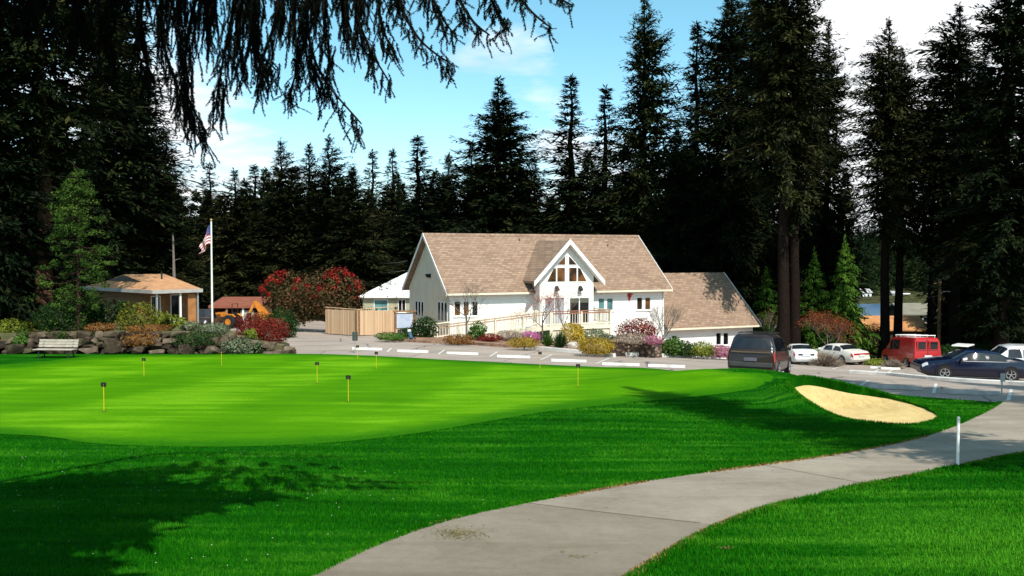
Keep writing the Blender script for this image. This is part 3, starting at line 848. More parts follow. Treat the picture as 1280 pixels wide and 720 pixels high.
# gable wall of the entrance with openings for the doors
d1 = pxrect(711.5, 737.2, 371.5, 409.3, DB); d2 = pxrect(680.5, 706, 371.5, 409.3, DB)
mb = MB(); walls(mb, DC - DW, DC + DW, -.2, 4.4, [d1, d2], DB, DB + .2)
mb.prism([(DC - DW, DB, 4.4), (DC + DW, DB, 4.4), (DC + DW, DB, 7.13 - (DW) * slope - .22), (DC, DB, 6.9), (DC - DW, DB, 7.13 - DW * slope - .22)], (0, .2, 0))
mb.b2((DC - DW, DB + .2, -.2), (DC - DW + .2, -.003, 4.35)); mb.b2((DC + DW - .2, DB + .2, -.2), (DC + DW, -.003, 4.35))
mb.build('entrance_wall', M_FRONT, CH)
M_BLIND = pmat('door_blind', (.55, .56, .60), (.45, .46, .50), 3, .5, 0)
for dd, gl in ((d1, GLASS), (d2, glassmat('pale_door_glass', (.34, .35, .40), .15, .5, (.25, .26, .3)))):
    w = window(CH, *dd, DB + .02, gl, 2, .07, 'door', sill=False)
    if gl is GLASS:
        MB().b2((dd[0] + .08, DB + .055, dd[3] - .42), (dd[1] - .08, DB + .07, dd[3] - .08)).build('blind', pmat('olive_blind', (.10, .11, .08), None, 4, .8, 0), w)
    MB().b2(((dd[0] + dd[1]) / 2 + .10, DB - .06, dd[2] + .95), ((dd[0] + dd[1]) / 2 + .14, DB - .012, dd[2] + 1.2)).build('handle', STEEL, w)
# glazing of the entrance gable: panes follow the rake
wy0 = z_of(353, DC, DB); wy1 = z_of(333.6, DC, DB); wy2 = z_of(332, DC, DB); CXs = s_of(708.5, DB)
def rake(u): return 6.62 - abs(u - CXs) * slope * 1.0 - .35
def gpane(poly):
    cx = sum(p[0] for p in poly) / len(poly); cz = sum(p[1] for p in poly) / len(poly)
    inner = [(cx + (u - cx) * .88, cz + (z - cz) * .88) for u, z in poly]
    mb = MB(); n = len(poly)
    mb.prism([(u, DB - .035, z) for u, z in poly], (0, .034, 0))
    w = mb.build('window', TRIMW, CH)
    MB().prism([(u, DB - .043, z) for u, z in inner], (0, .007, 0)).build('pane', GLASSB, w)
for sg in (-1, 1):
    a0 = .14; a1 = a0 + .72; b0 = a1 + .04; 
    q = lambda k: CXs + sg * k
    hmax = wy1
    gpane([(q(a0), wy0), (q(a1), wy0), (q(a1), wy1), (q(a0), wy1)])
    kk = (rake(q(b0)) - wy0) / slope
    gpane([(q(b0), wy0), (q(b0 + .84), wy0), (q(b0 + .22), wy1 - .05), (q(b0), wy1 - .02)])
    gpane([(q(a0), wy2 + .03), (q(a1 + .02), wy2 + .03), (q(a0 + .06), z_of(320, DC, DB)), (q(a0), z_of(320, DC, DB))])
for px in (694.8, 724.2):   # flood lamps
    u = s_of(px, DB); z = z_of(360.5, u, DB)
    mb = MB(); mb.lathe([(0, 0), (.13, 0), (.17, .30), (.17, .33), (0, .33)], ((u, DB - .10, z + .14), (0, -.55, -.75)), 12)
    mb.bar((u, DB, z + .12), (u, DB - .14, z + .12), .08); mb.build('flood_lamp', DARK, CH)
    MB().b2((u - .16, DB - .06, z - .52), (u + .16, DB - .003, z - .32)).build('meter_plate', pmat('grey_plate', (.5, .5, .5), None, 4, .6, 0), CH)
u = s_of(786.5, 0); z = z_of(370, u, 0)
mb = MB(); mb.lathe([(0, 0), (.15, 0), (.19, .08), (.13, .15), (0, .17)], ((u, -.002, z + .04), (0, -1, 0)), 16); mb.b2((u - .06, -.10, z - .33), (u + .06, -.003, z - .1)); mb.b2((u + .1, -.12, z + .1), (u + .26, -.003, z + .19))
mb.build('alarm_bell', pmat('alarm_red', (.50, .02, .02), None, 5, .4, 0), CH)
# vent pipes on the roof
for s_, b_ in ((7.4, 3.9), (15.2, 3.4)):
    z = 3.37 + (b_ + .5) * .862; MB().tube([(s_, b_, z - .1), (s_, b_, z + .22)], .05, 8).build('vent_pipe', BROWNV, RF)

# lower wing
WL0, WL1 = LM + .0, 27.4
dd = pxrect(839.5, 847.5, 418.6, 434, 0); w1 = pxrect(895.3, 902.5, 415.6, 431.5, 0); w2 = pxrect(904.3, 911.8, 415.6, 431.5, 0)
mb = MB(); walls(mb, WL0 + .003, WL1, -2.6, .36, [dd, w1, w2], .003, .2); mb.build('wing_wall', M_FRONT, CH)
for w in (w1, w2): window(CH, *w, .02, GLASS, 1, .06)
dw = window(CH, *dd, .02, GLASS, 1, .08, 'door', sill=False)
MB().b2((dd[0] - .40, -.03, dd[2]), (dd[0] - .06, .002, dd[3])).build('sidelight', TRIMW, dw)
MB().prism([(WL1 - .2, .2, -2.6), (WL1 - .2, 9, -2.6), (WL1 - .2, 9, .3), (WL1 - .2, 4.5, 4.18), (WL1 - .2, .2, .48)], (.197, 0, 0)).build('gable_wall', M_FRONT, CH)
WR = MB().prism([(LM + .003, -.5, .22), (LM + .003, 4.5, 4.5), (LM + .003, 9.5, .22), (LM + .003, 9.5, .05), (LM + .003, 4.5, 4.28), (LM + .003, -.5, .05)], (WL1 - LM + .42, 0, 0)).build('wing_roof', M_SHING, CH)
mb = MB()
for sg in (-1, 1):
    b0 = 4.5 + sg * 5.02; mb.prism([(WL1 + .43, b0, .25), (WL1 + .43, 4.5, 4.54), (WL1 + .43, 4.5, 4.28), (WL1 + .43, b0, -.02)], (.04, 0, 0))
mb.build('rake_board', TRIMW, WR)
mb = MB(); mb.b2((LM + .003, -.60, .02), (WL1 + .42, -.503, .16)); mb.b2((LM + .003, -.5, -.003), (WL1 + .42, -.01, .047)); mb.build('gutter', CREAM, WR)

# ================================================================ ramp and deck with railings
RB = -3.3
rs0 = s_of(546, RB); rs1 = s_of(688, RB); rs2 = s_of(763, RB)
f0, f1 = .22, .95
RP = thing('access_ramp', 'long cream railed ramp climbing to the deck before the clubhouse entrance', 'ramp', (HX0, HY0, HZ0), TH)
def rail_run(p0, p1, mat, post=True, cap=None, h=1.05, par=RP, nb=None):
    p0 = Vector(p0); p1 = Vector(p1); L = (p1 - p0).length; d = (p1 - p0) / L
    mb = MB(); mb.bar(p0 + Vector((0, 0, h)), p1 + Vector((0, 0, h)), .12, .07); mb.bar(p0 + Vector((0, 0, h - .16)), p1 + Vector((0, 0, h - .16)), .05, .09)
    (mb.build('handrail', cap or mat, par))
    mb = MB(); mb.bar(p0 + Vector((0, 0, .14)), p1 + Vector((0, 0, .14)), .05, .09)
    n = int(L / .21)
    for i in range(1, n):
        q = p0 + d * L * i / n
        mb.bar(q + Vector((0, 0, .12)), q + Vector((0, 0, h - .1)), .036)
    mb.build('baluster', mat, par)
    k = max(1, round(L / 2.0))
    for i in range(k + 1):
        q = p0 + d * L * i / k
        MB().bar(q + Vector((0, 0, -.8)), q + Vector((0, 0, h + .02)), .11).build('post', mat, par)
MB().prism([(rs0, RB - .04, f0 - .02), (rs1, RB - .04, f1), (rs1, RB - .04, f1 - .25), (rs0, RB - .04, f0 - .25)], (0, 1.5, 0)).build('ramp_floor', CREAM, RP)
MB().b2((rs1, RB - .04, f1 - .28), (rs2 + .05, DB - .004, f1)).build('deck_floor', CREAM, RP)
mb = MB()
mb.b2((rs1 + .01, RB + .05, -1.0), (rs2 - .02, RB + .15, f1 - .285)); mb.b2((rs2 - .12, RB + .15, -1.0), (rs2 - .02, DB - .01, f1 - .285))
mb.build('skirt_board', CREAM, RP)
RAILC = pmat('rail_cream', (.74, .67, .55), (.66, .59, .48), 2, .6, .05); RAILT = pmat('rail_top', (.42, .30, .21), (.34, .24, .16), 3, .6, .05)
rail_run((rs0, RB, f0), (rs1, RB, f1), RAILC, cap=RAILT); rail_run((rs1 + .12, RB, f1), (rs2, RB, f1), RAILC, cap=pmat('rail_brown', (.34, .15, .09), (.24, .1, .06), 4, .7, .1))
rail_run((rs0 + .1, RB + 1.45, f0), (rs1 - .3, RB + 1.45, f1), CREAM)
rail_run((rs2, RB + .12, f1), (rs2, -.15, f1), CREAM); rail_run((rs0 - .12, RB + .2, f0), (rs0 - 1.1, RB + 1.8, f0 + .05), RAILC)

# tan block wall holding up the right end of the bed
pts = [Vector((*on(x, y, lot_h), 0)) for x, y in ((767, 445.5), (790, 445), (831, 446))]
p = smooth_line([pts[0], pts[1], pts[2], Vector((*HP(18.2, -2.0), 0))], 5)
m, t = newm('tan_blocks')
pos = t.n('ShaderNodeTexCoord').outputs['Object']
vo = t.n('ShaderNodeTexVoronoi', i_Scale=3.6); mp = t.n('ShaderNodeMapping'); mp.inputs['Scale'].default_value = (1, 1, 1.8); t.l(pos, mp.inputs[0]); t.l(mp.outputs[0], vo.inputs['Vector'])
hs = t.n('ShaderNodeSeparateColor'); t.l(vo.outputs['Color'], hs.inputs[0])
col = t.mix(hs.outputs[0], (.40, .26, .185), (.20, .13, .095)); col = t.mix(t.ramp(vo.outputs['Distance'], [(.25, (0, 0, 0)), (.5, (1, 1, 1))]), col, (.07, .05, .04))
t.out(col, .9, vo.outputs['Distance'], -.8, .06, .2)
M_BLOCK = m
p = [Vector(q) for q in p]; base = p[0]; bz = lot_h(base.x, base.y)
BWL = thing('block_wall', 'low tan block wall curving round the right end of the planting bed', 'wall', (base.x, base.y, bz))
RAISE = .78
mb = MB(); P = [Vector((q[0], q[1], 0)) for q in p]
vsl = []
for i, q in enumerate(P):
    d = (P[min(i + 1, len(P) - 1)] - P[max(i - 1, 0)]).normalized(); nrm_ = Vector((-d.y, d.x, 0))
    z = lot_h(q.x, q.y)
    for (o_, h) in ((-.02, -.3), (.08, RAISE), (.36, RAISE), (.36, -.3)): vsl.append(q + nrm_ * o_ + Vector((0, 0, z + h)) - BWL.location)
n_ = len(P)
mb.add(vsl, [(i * 4 + k, i * 4 + (k + 1) % 4, (i + 1) * 4 + (k + 1) % 4, (i + 1) * 4 + k) for i in range(n_ - 1) for k in range(4)] + [(0, 1, 2, 3), tuple((n_ - 1) * 4 + k for k in (3, 2, 1, 0))])
mb.build('block_face', M_BLOCK, BWL)
mb = MB()
for i in range(n_ - 1):
    a, b_ = P[i], P[i + 1]; d = (b_ - a).normalized(); nn = Vector((-d.y, d.x, 0)) * .2
    za, zb = lot_h(a.x, a.y), lot_h(b_.x, b_.y)
    mb.bar(a + nn + Vector((0, 0, za + RAISE + .045)) - BWL.location, b_ + nn + Vector((0, 0, zb + RAISE + .045)) - BWL.location, .38, .08)
mb.build('coping', pmat('coping_tan', (.36, .25, .18), (.24, .16, .12), 5, .9, .3), BWL)
raised_poly = [(q.x + .0, q.y + .2) for q in P] + [HP(18.0, -.05), HP(13.2, -.05), HP(12.4, -2.5)]
sheet('raised_bed', raised_poly, lambda x, y: lot_h(x, y) + RAISE - .05, .6, M_MULCH)
# ================================================================ vehicles
def car_paint(name, col, rough=.25, metal=0.0, c2=None):
    m, t = newm(name)
    pos = t.n('ShaderNodeTexCoord').outputs['Object']
    f = t.noise(pos, 2.2, 4, .6)
    c = t.ramp(f, [(.4, col), (.7, c2 or tuple(x * .88 for x in col))])
    b = t.out(c, rough, spec=.5, metal=metal)
    b.inputs['Coat Weight'].default_value = .35; b.inputs['Coat Roughness'].default_value = .06
    return m
M_RIM = pmat('alloy_rim', (.50, .50, .52), (.40, .40, .42), 9, .3, 0, .5, .7)
M_TAIL = glassmat('tail_light_red', (.42, .015, .012), .12, .6, (.28, .01, .01))
M_HEAD = glassmat('headlight_glass', (.62, .64, .66), .08, .7, (.42, .44, .46))
M_PLATE = pmat('plate_white', (.66, .67, .70), None, 5, .5, 0)
M_UNDER = pmat('under_body', (.010, .010, .010), None, 6, .9, 0)
class Body:
    def __init__(s, L, Wd, st): s.L, s.W, s.st = L, Wd, st
    def sec(s, t):
        st = s.st
        for i in range(len(st) - 1):
            if t <= st[i + 1][0]: break
        a, b = st[i], st[i + 1]; k = (t - a[0]) / max(1e-6, b[0] - a[0]); k = min(1, max(0, k))
        zb, zl, zt, wf, wt = [a[j] + (b[j] - a[j]) * k for j in range(1, 6)]
        hw = s.W / 2 * wf; wt = hw * wt
        h = zt - zl
        return [(0, zb), (hw * .90, zb), (hw * .985, zb + .10), (hw, zb + .5 * (zl - zb)), (hw * .965, zl), (wt + (hw * .965 - wt) * .12, zl + .82 * h), (wt * .90, zl + .97 * h), (0, zt + .015)]
    def P(s, t, v, side=1):
        q = s.sec(t); i = min(int(v), 6); k = v - i
        x = q[i][0] + (q[i + 1][0] - q[i][0]) * k; z = q[i][1] + (q[i + 1][1] - q[i][1]) * k
        return Vector((side * x, (t - .5) * s.L, z))
    def shell(s):
        mb = MB(); ts = []
        for i in range(len(s.st) - 1):
            a, b = s.st[i][0], s.st[i + 1][0]; n = max(1, int((b - a) * s.L / .25))
            ts += [a + (b - a) * k / n for k in range(n)]
        ts.append(s.st[-1][0])
        vs = []
        for t in ts:
            q = s.sec(t); y = (t - .5) * s.L
            ring = [(x, z) for x, z in q] + [(-x, z) for x, z in q[-2:0:-1]]
            vs += [(x, y, z) for x, z in ring]
        m_ = 14
        fs = [(i * m_ + k, i * m_ + (k + 1) % m_, (i + 1) * m_ + (k + 1) % m_, (i + 1) * m_ + k) for i in range(len(ts) - 1) for k in range(m_)]
        fs += [tuple(range(m_)), tuple((len(ts) - 1) * m_ + k for k in range(m_ - 1, -1, -1))]
        return mb.add(vs, fs)
    def patch(s, t0, t1, v0, v1, side=1, off=.010, nu=5, nv=3, skew=0, mb=None):
        mb = mb or MB(); vs = []; c = Vector((0, 0, .8))
        for i in range(nu + 1):
            for j in range(nv + 1):
                v = v0 + (v1 - v0) * j / nv
                tt = t0 + (t1 - t0) * i / nu
                if skew: tt += skew * (j / nv) * (1 if i < nu / 2 else -1) * abs(1 - 2 * i / nu)
                p = s.P(tt, v, side)
                n = (s.P(tt + .004, v, side) - s.P(tt - .004, v, side)).cross(s.P(tt, min(v + .05, 7), side) - s.P(tt, v - .05, side))
                if n.length < 1e-9: n = Vector((side, 0, 0))
                n.normalize()
                if n.dot(p - Vector((0, p.y * .6, .7))) < 0: n = -n
                vs.append(p + n * off)
        k = nv + 1
        mb.add(vs, [(i * k + j, (i + 1) * k + j, (i + 1) * k + j + 1, i * k + j + 1) for i in range(nu) for j in range(nv)])
        return mb
    def across(s, t0, t1, v0, off=.010, nu=5):
        """band over the top from one side to the other (windscreens)"""
        mb = MB(); vs = []; vv = [v0, 6, 6.5, 7]
        cols = [(v, 1) for v in vv] + [(v, -1) for v in vv[-2::-1]]
        for i in range(nu + 1):
            tt = t0 + (t1 - t0) * i / nu
            for v, sd_ in cols:
                p = s.P(tt, v, sd_)
                d = s.P(tt + .01, 7) - s.P(tt - .01, 7); n = Vector((0, -d.z, d.y)).normalized()
                if n.z < 0: n = -n
                vs.append(p + n * off + Vector((0, 0, 0)))
        k = len(cols)
        return mb.add(vs, [(i * k + j, (i + 1) * k + j, (i + 1) * k + j + 1, i * k + j + 1) for i in range(nu) for j in range(k - 1)])
def car(name, label, cat, px, py, D, az, L, Wd, st, paint, wheels, wr=.32, side=(), front=None, rear=None, tail=(), head=(), rearwin=None, group=None, trim=None, bump_c=None, plate=None, glass=GLASSC, mirror_t=.66, pos=None):
    p = at(px, py, D) if pos is None else pos
    z = lot_h(p.x, p.y)
    zf = lot_h(p.x + math.sin(az) * 1.4, p.y + math.cos(az) * 1.4); zr = lot_h(p.x - math.sin(az) * 1.4, p.y - math.cos(az) * 1.4)
    o = thing(name, label, cat, (p.x, p.y, (zf + zr) / 2 + .01), 0, group)
    o.rotation_euler = (math.atan2(zf - zr, 2.8), 0, -az)
    B = Body(L, Wd, st)
    body = B.shell().build('body', [paint], o, True, angle=38)
    for (t0, t1, v0, v1, sk) in side:
        for sd_ in (1, -1): B.patch(t0, t1, v0, v1, sd_, skew=sk).build('side_window', glass, o, True)
    if front: B.across(*front).build('windscreen', glass, o, True)
    if rear: B.across(*rear).build('rear_window', glass, o, True)
    if rearwin:
        B.across(*rearwin).build('rear_window', glass, o, True)
    for (t0, t1, v0, v1) in tail:
        for sd_ in (1, -1): B.patch(t0, t1, v0, v1, sd_, .022, 2, 2).build('tail_light', M_TAIL, o, True)
    for (t0, t1, v0, v1) in head:
        for sd_ in (1, -1): B.patch(t0, t1, v0, v1, sd_, .022, 2, 2).build('headlight', M_HEAD, o, True)
    # bumpers
    zb = st[0][1]
    for nm, y, sg in (('bumper', -L / 2, -1), ('bumper', L / 2, 1)):
        s_ = B.sec(.02 if sg < 0 else .98); hw = s_[3][0]
        mb = MB(); mb.prism([(-hw * 1.0, y - sg * .25, zb + .06), (-hw * .9, y + sg * .055, zb + .06), (hw * .9, y + sg * .055, zb + .06), (hw * 1.0, y - sg * .25, zb + .06)], (0, 0, .19))
        mb.build(nm, bump_c or paint, o, bevel=.03)
    MB().b2((-.26, -L / 2 - .075, zb + .30), (.26, -L / 2 - .052, zb + .44)).build('number_plate', plate or M_PLATE, o) if tail else None
    for i, yw in enumerate(wheels):
        for sd_ in (1, -1):
            x = sd_ * (Wd / 2 - .095)
            mb = MB(); mb.lathe([(wr * .62, -.105), (wr * .93, -.11), (wr, -.07), (wr, .07), (wr * .93, .11), (wr * .62, .105), (wr * .60, 0)], ((x, yw, wr), (sd_, 0, 0)), 22)
            w = mb.build('wheel', BLACK, o, True)
            mb = MB(); mb.lathe([(0, .09), (wr * .16, .095), (wr * .18, .07), (0, .06)], ((x, yw, wr), (sd_, 0, 0)), 10)
            mb.lathe([(wr * .56, .10), (wr * .66, .107), (wr * .66, .05), (wr * .56, .05)], ((x, yw, wr), (sd_, 0, 0)), 22)
            for k in range(5):
                th = k * 2 * math.pi / 5 + .3; c_, s2 = math.cos(th), math.sin(th)
                mb.bar((x + sd_ * .08, yw + c_ * wr * .12, wr + s2 * wr * .12), (x + sd_ * .09, yw + c_ * wr * .60, wr + s2 * wr * .60), wr * .30, .03)
            mb.build('rim', M_RIM, w)
            mb = MB(); mb.lathe([(0, .0), (wr * 1.20, .0), (wr * 1.20, .012), (0, .012)], ((sd_ * (Wd / 2 * .985 - .004), yw, wr + .015), (sd_, 0, 0)), 24)
            mb.build('wheel_arch', M_UNDER, o)
    MB().b2((-Wd / 2 + .12, -L / 2 + .3, .16), (Wd / 2 - .12, L / 2 - .3, zb + .03)).build('underside', M_UNDER, o)
    for sd_ in (1, -1):
        q = B.P(mirror_t, 4.15, sd_)
        mb = MB(); mb.b2((q.x, q.y - .06, q.z), (q.x + sd_ * .20, q.y + .04, q.z + .14)); mb.build('mirror', trim or paint, o, bevel=.03)
        for th in (.32, .56): # door seams and handles
            a = B.P(th, 3.75, sd_)
            MB().b2((a.x - .004, a.y + .10, a.z - .012), (a.x + sd_ * .022, a.y + .26, a.z + .016)).build('handle', trim or paint, o)
    return o, B
SEDAN = [(0, .34, .60, .78, .86, .86), (.015, .26, .80, .93, .91, .88), (.05, .23, .90, 1.00, .95, .90), (.15, .21, .93, 1.04, .99, .88), (.20, .20, .93, 1.10, 1, .84), (.31, .20, .92, 1.37, 1, .68), (.40, .20, .92, 1.425, 1, .70),
         (.50, .20, .91, 1.42, 1, .70), (.57, .20, .91, 1.37, 1, .69), (.72, .20, .91, .985, 1, .84), (.78, .21, .88, .95, .99, .86), (.90, .22, .78, .87, .96, .86), (.965, .25, .68, .78, .90, .84), (1.0, .33, .52, .64, .80, .82)]
SIDEW = [(.235, .40, 4.12, 4.95, .02), (.415, .60, 4.12, 4.95, .02)]
o, B = car('sedan', 'dark blue sedan seen from the side in the bay behind the long kerb', 'car', 1212, 474.4, 42.0, R(-84), 4.75, 1.84, SEDAN, car_paint('navy_paint', (.003, .005, .022), .18), (-1.42, 1.42), .33,
    side=SIDEW, front=(.585, .715, 5.2), rear=(.195, .305, 5.2), tail=[(.001, .05, 3.6, 4.6)], head=[(.945, .99, 3.9, 5.2)], group='cars in the parking lot')
o.scale = (1, 1, .93)
for sd_ in (1, -1): B.patch(.22, .63, 4.00, 4.045, sd_, .012, 8, 1).build('chrome_strip', pmat('dull_chrome', (.25, .25, .27), None, 5, .4, 0), o)
for sd_ in (1, -1): B.patch(.10, .90, 2.7, 2.9, sd_, .014, 8, 1).build('side_moulding', pmat('navy_trim', (.004, .006, .02), None, 3, .4, 0), o)
o, B = car('sedan', 'small plain white sedan parked just beyond the dark minivan', 'car', 998, 456.5, 63, R(4), 4.45, 1.74, SEDAN, car_paint('white_car_paint', (.74, .74, .72), .25), (-1.28, 1.28), .30,
    side=SIDEW, front=(.585, .715, 5.2), rear=(.195, .305, 5.2), tail=[(.003, .035, 3.55, 4.5)], group='cars in the parking lot')
MB().b2((-.52, -2.255, .70), (.52, -2.22, .80)).build('rear_trim_strip', pmat('dark_trim', (.03, .03, .03), None, 5, .5, 0), o)
o, B = car('sedan', 'pearl white sedan with full width red rear lights beside the red leaved tree', 'car', 1046, 458, 68, R(-24), 4.85, 1.85, SEDAN, car_paint('pearl_car_paint', (.66, .64, .58), .25), (-1.40, 1.40), .32,
    side=SIDEW, front=(.585, .715, 5.2), rear=(.195, .305, 5.2), tail=[(.001, .035, 3.55, 4.5)], group='cars in the parking lot')
MB().b2((-.70, -2.44, .76), (.70, -2.385, .88)).build('light_bar', M_TAIL, o)
MINI = [(0, .36, .90, .98, .93, .93), (.012, .30, 1.00, 1.10, .96, .92), (.03, .26, 1.02, 1.30, .98, .84), (.055, .24, 1.02, 1.58, .99, .79), (.085, .23, 1.02, 1.70, 1, .78), (.16, .22, 1.01, 1.745, 1, .78), (.45, .22, .99, 1.745, 1, .78), (.60, .22, .98, 1.68, 1, .78),
        (.67, .22, .97, 1.58, 1, .78), (.84, .24, .95, 1.06, .97, .84), (.93, .26, .80, .92, .93, .84), (.98, .30, .66, .78, .86, .82), (1, .36, .52, .66, .80, .80)]
o, B = car('minivan', 'dark maroon minivan seen from behind over the edge of the lawn', 'minivan', 951, 469.5, 39.2, R(25), 4.85, 1.95, MINI, car_paint('maroon_paint', (.016, .007, .0045), .3, .0, (.026, .013, .008)), (-1.45, 1.45), .33,
    side=[(.105, .30, 4.1, 4.96, .01), (.315, .49, 4.1, 4.96, 0), (.505, .66, 4.1, 4.96, .01)], front=(.685, .835, 5.1), rearwin=(.016, .062, 4.75), tail=[(.001, .016, 3.0, 4.4), (.014, .04, 3.0, 4.3)], bump_c=pmat('bumper_grey', (.05, .05, .05), (.04, .04, .04), 4, .45, 0), trim=BLACK, plate=pmat('plate_dim', (.10, .10, .13), None, 4, .5, 0), group='cars in the parking lot')
mb = MB()
for x in (-.62, .62): mb.bar((x, -1.9, 1.78), (x, .6, 1.78), .035)
for y in (-1.5, -.4, .4): mb.bar((-.62, y, 1.80), (.62, y, 1.80), .035)
mb.build('roof_rack', BLACK, o)
MB().b2((-.78, -2.47, .99), (.78, -2.40, 1.045)).build('chrome_strip', pmat('bronze_trim', (.20, .13, .08), None, 4, .3, 0, .5, .5), o)
VAN = [(0, .42, 1.10, 1.16, .95, .95), (.006, .38, 1.12, 1.60, .97, .90), (.014, .36, 1.12, 1.98, .985, .86), (.03, .34, 1.12, 2.06, .99, .85), (.10, .32, 1.12, 2.09, 1, .85), (.60, .32, 1.10, 2.09, 1, .85), (.70, .32, 1.08, 2.00, 1, .84), (.85, .34, 1.05, 1.20, .98, .86), (.95, .36, .95, 1.05, .94, .86), (1, .44, .70, .86, .86, .86)]
RED = car_paint('red_van_paint', (.40, .008, .010), .3)
o, B = car('van', 'bright red cargo van with twin rear windows and a white roof rack', 'van', 1137, 459.5, 65, R(-3), 5.2, 1.98, VAN, RED, (-1.5, 1.6), .34, side=[(.42, .60, 4.1, 4.95, 0), (.61, .70, 4.1, 4.95, .005)], front=(.715, .84, 5.1),
    tail=[(.001, .02, 3.0, 3.9)], bump_c=BLACK, trim=BLACK, group='cars in the parking lot')
for sd_ in (1, -1):
    f = MB(); f.b2((sd_ * .09, -2.645, 1.20), (sd_ * .76, -2.60, 1.84)); f.build('rear_door_frame', RED, o)
    MB().b2((sd_ * .16, -2.662, 1.28), (sd_ * .68, -2.64, 1.77)).build('rear_window', GLASSC, o)
MB().b2((-.012, -2.625, .5), (.012, -2.60, 1.95)).build('door_seam', BLACK, o)
mb = MB()
for x in (-.7, .7): mb.bar((x, -2.3, 2.18), (x, .6, 2.18), .05)
for y in (-2.2, -1.2, -.2, .5): mb.bar((-.75, y, 2.20), (.75, y, 2.20), .05); mb.bar((-.7, y, 2.05), (-.7, y, 2.18), .04); mb.bar((.7, y, 2.05), (.7, y, 2.18), .04)
mb.build('roof_rack', TRIMW, o)
SUV = [(0, .42, 1.00, 1.06, .93, .93), (.012, .34, 1.02, 1.30, .96, .86), (.03, .30, 1.02, 1.66, .98, .80), (.07, .28, 1.02, 1.74, 1, .79), (.5, .28, 1.0, 1.77, 1, .79), (.6, .28, .99, 1.70, 1, .78), (.73, .28, .98, 1.08, 1, .86), (.93, .30, .92, .98, .95, .86), (1, .40, .66, .80, .86, .84)]
o, B = car('suv', 'silver white suv half hidden behind the dark blue sedan', 'suv', 1266, 466, 50, R(-82), 4.9, 1.9, SUV, car_paint('silver_paint', (.62, .62, .62), .25, .2), (-1.42, 1.45), .36,
    side=[(.09, .29, 4.08, 4.95, .004), (.31, .46, 4.08, 4.95, 0), (.475, .62, 4.08, 4.95, .012)], front=(.615, .72, 5.1), rearwin=(.013, .032, 4.8), tail=[(.001, .02, 3.3, 4.5)], head=[(.955, .99, 3.9, 5)], group='cars in the parking lot')
o.scale = (1, 1, .9)
# golf cart with a white canopy
p = at(1203, 458, 62); GCZ = lot_h(p.x, p.y)
GC = thing('golf_cart', 'golf cart with flat white canopy parked in shade behind the dark blue sedan', 'golf cart', (p.x, p.y, GCZ), R(140)); GC.scale = (.85, .85, .85)
mb = MB(); mb.prism([(-.58, -1.2, .28), (-.58, -1.15, .62), (-.58, -.2, .70), (-.58, .0, .34), (-.58, .55, .34), (-.58, .75, .85), (-.58, 1.15, .70), (-.58, 1.22, .30)], (1.16, 0, 0)); mb.build('body', pmat('cart_cream', (.55, .52, .44), None, 3, .4, 0), GC, bevel=.03)
mb = MB(); mb.b2((-.54, -.62, .70), (.54, -.12, .84)); mb.build('seat', pmat('cart_seat', (.5, .5, .46), None, 3, .6, 0), GC, bevel=.04)
MB().b2((-.54, -.72, .84), (.54, -.62, 1.2)).build('backrest', MATS['cart_seat'], GC, bevel=.04)
mb = MB(); mb.prism([(-.62, -1.05, 1.80), (-.62, -.95, 1.90), (-.62, .75, 1.90), (-.62, .9, 1.80)], (1.24, 0, 0)); mb.build('canopy', pmat('canopy_shaded_white', (.6, .6, .58), None, 3, .6, 0), GC, bevel=.02)  # white darkened in the colour to look shaded
for x in (-.56, .56):
    MB().tube([(x, -.95, .7), (x, -.9, 1.82)], .022, 6).build('canopy_post', DARK, GC); MB().tube([(x, 1.0, .75), (x, .72, 1.82)], .022, 6).build('canopy_post', DARK, GC)
    for y in (-.8, .85):
        w = MB().lathe([(0, -.09), (.18, -.09), (.22, -.05), (.22, .05), (.18, .09), (0, .09)], ((x * .95, y, .22), (1, 0, 0)), 16).build('wheel', BLACK, GC, True)
        MB().lathe([(0, .095), (.11, .095), (.11, -.095), (0, -.095)], ((x * .95, y, .22), (1, 0, 0)), 12).build('rim', TRIMW, w)
MB().tube([(-.28, .62, .8), (-.28, .42, 1.02)], .02, 6).lathe([(.15, -.015), (.17, 0), (.15, .015), (.14, 0), (.15, -.015)], ((-.28, .40, 1.04), (0, -.7, .7)), 14).build('steering_wheel', BLACK, GC)
# ================================================================ vegetation
def needles(name, c1, c2, c3, scale=.5):
    m, t = newm(name)
    g = t.n('ShaderNodeNewGeometry'); oi = t.n('ShaderNodeObjectInfo')
    f = t.noise(g.outputs['Position'], scale, 4, .7)
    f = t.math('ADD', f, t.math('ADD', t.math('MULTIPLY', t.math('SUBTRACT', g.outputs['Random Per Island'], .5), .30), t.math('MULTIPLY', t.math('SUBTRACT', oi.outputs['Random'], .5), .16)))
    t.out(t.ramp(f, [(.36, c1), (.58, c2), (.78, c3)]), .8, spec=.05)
    return m
M_FIR = needles('fir_needles', (.0035, .0075, .003), (.0105, .019, .006), (.050, .052, .014))  # lightest tone raised to stand for sunlit patches in the crown
M_FIRB = needles('warm_lit_fir_needles', (.005, .0085, .003), (.016, .022, .007), (.060, .056, .017))  # lighter olive variant, sunlit look is put into the needle colour
M_CEDAR = needles('cedar_sprays', (.016, .046, .006), (.046, .110, .012), (.11, .19, .024), .8)
M_SPRUCE = needles('spruce_needles', (.0022, .003, .002), (.004, .006, .0035), (.008, .010, .005), 2)

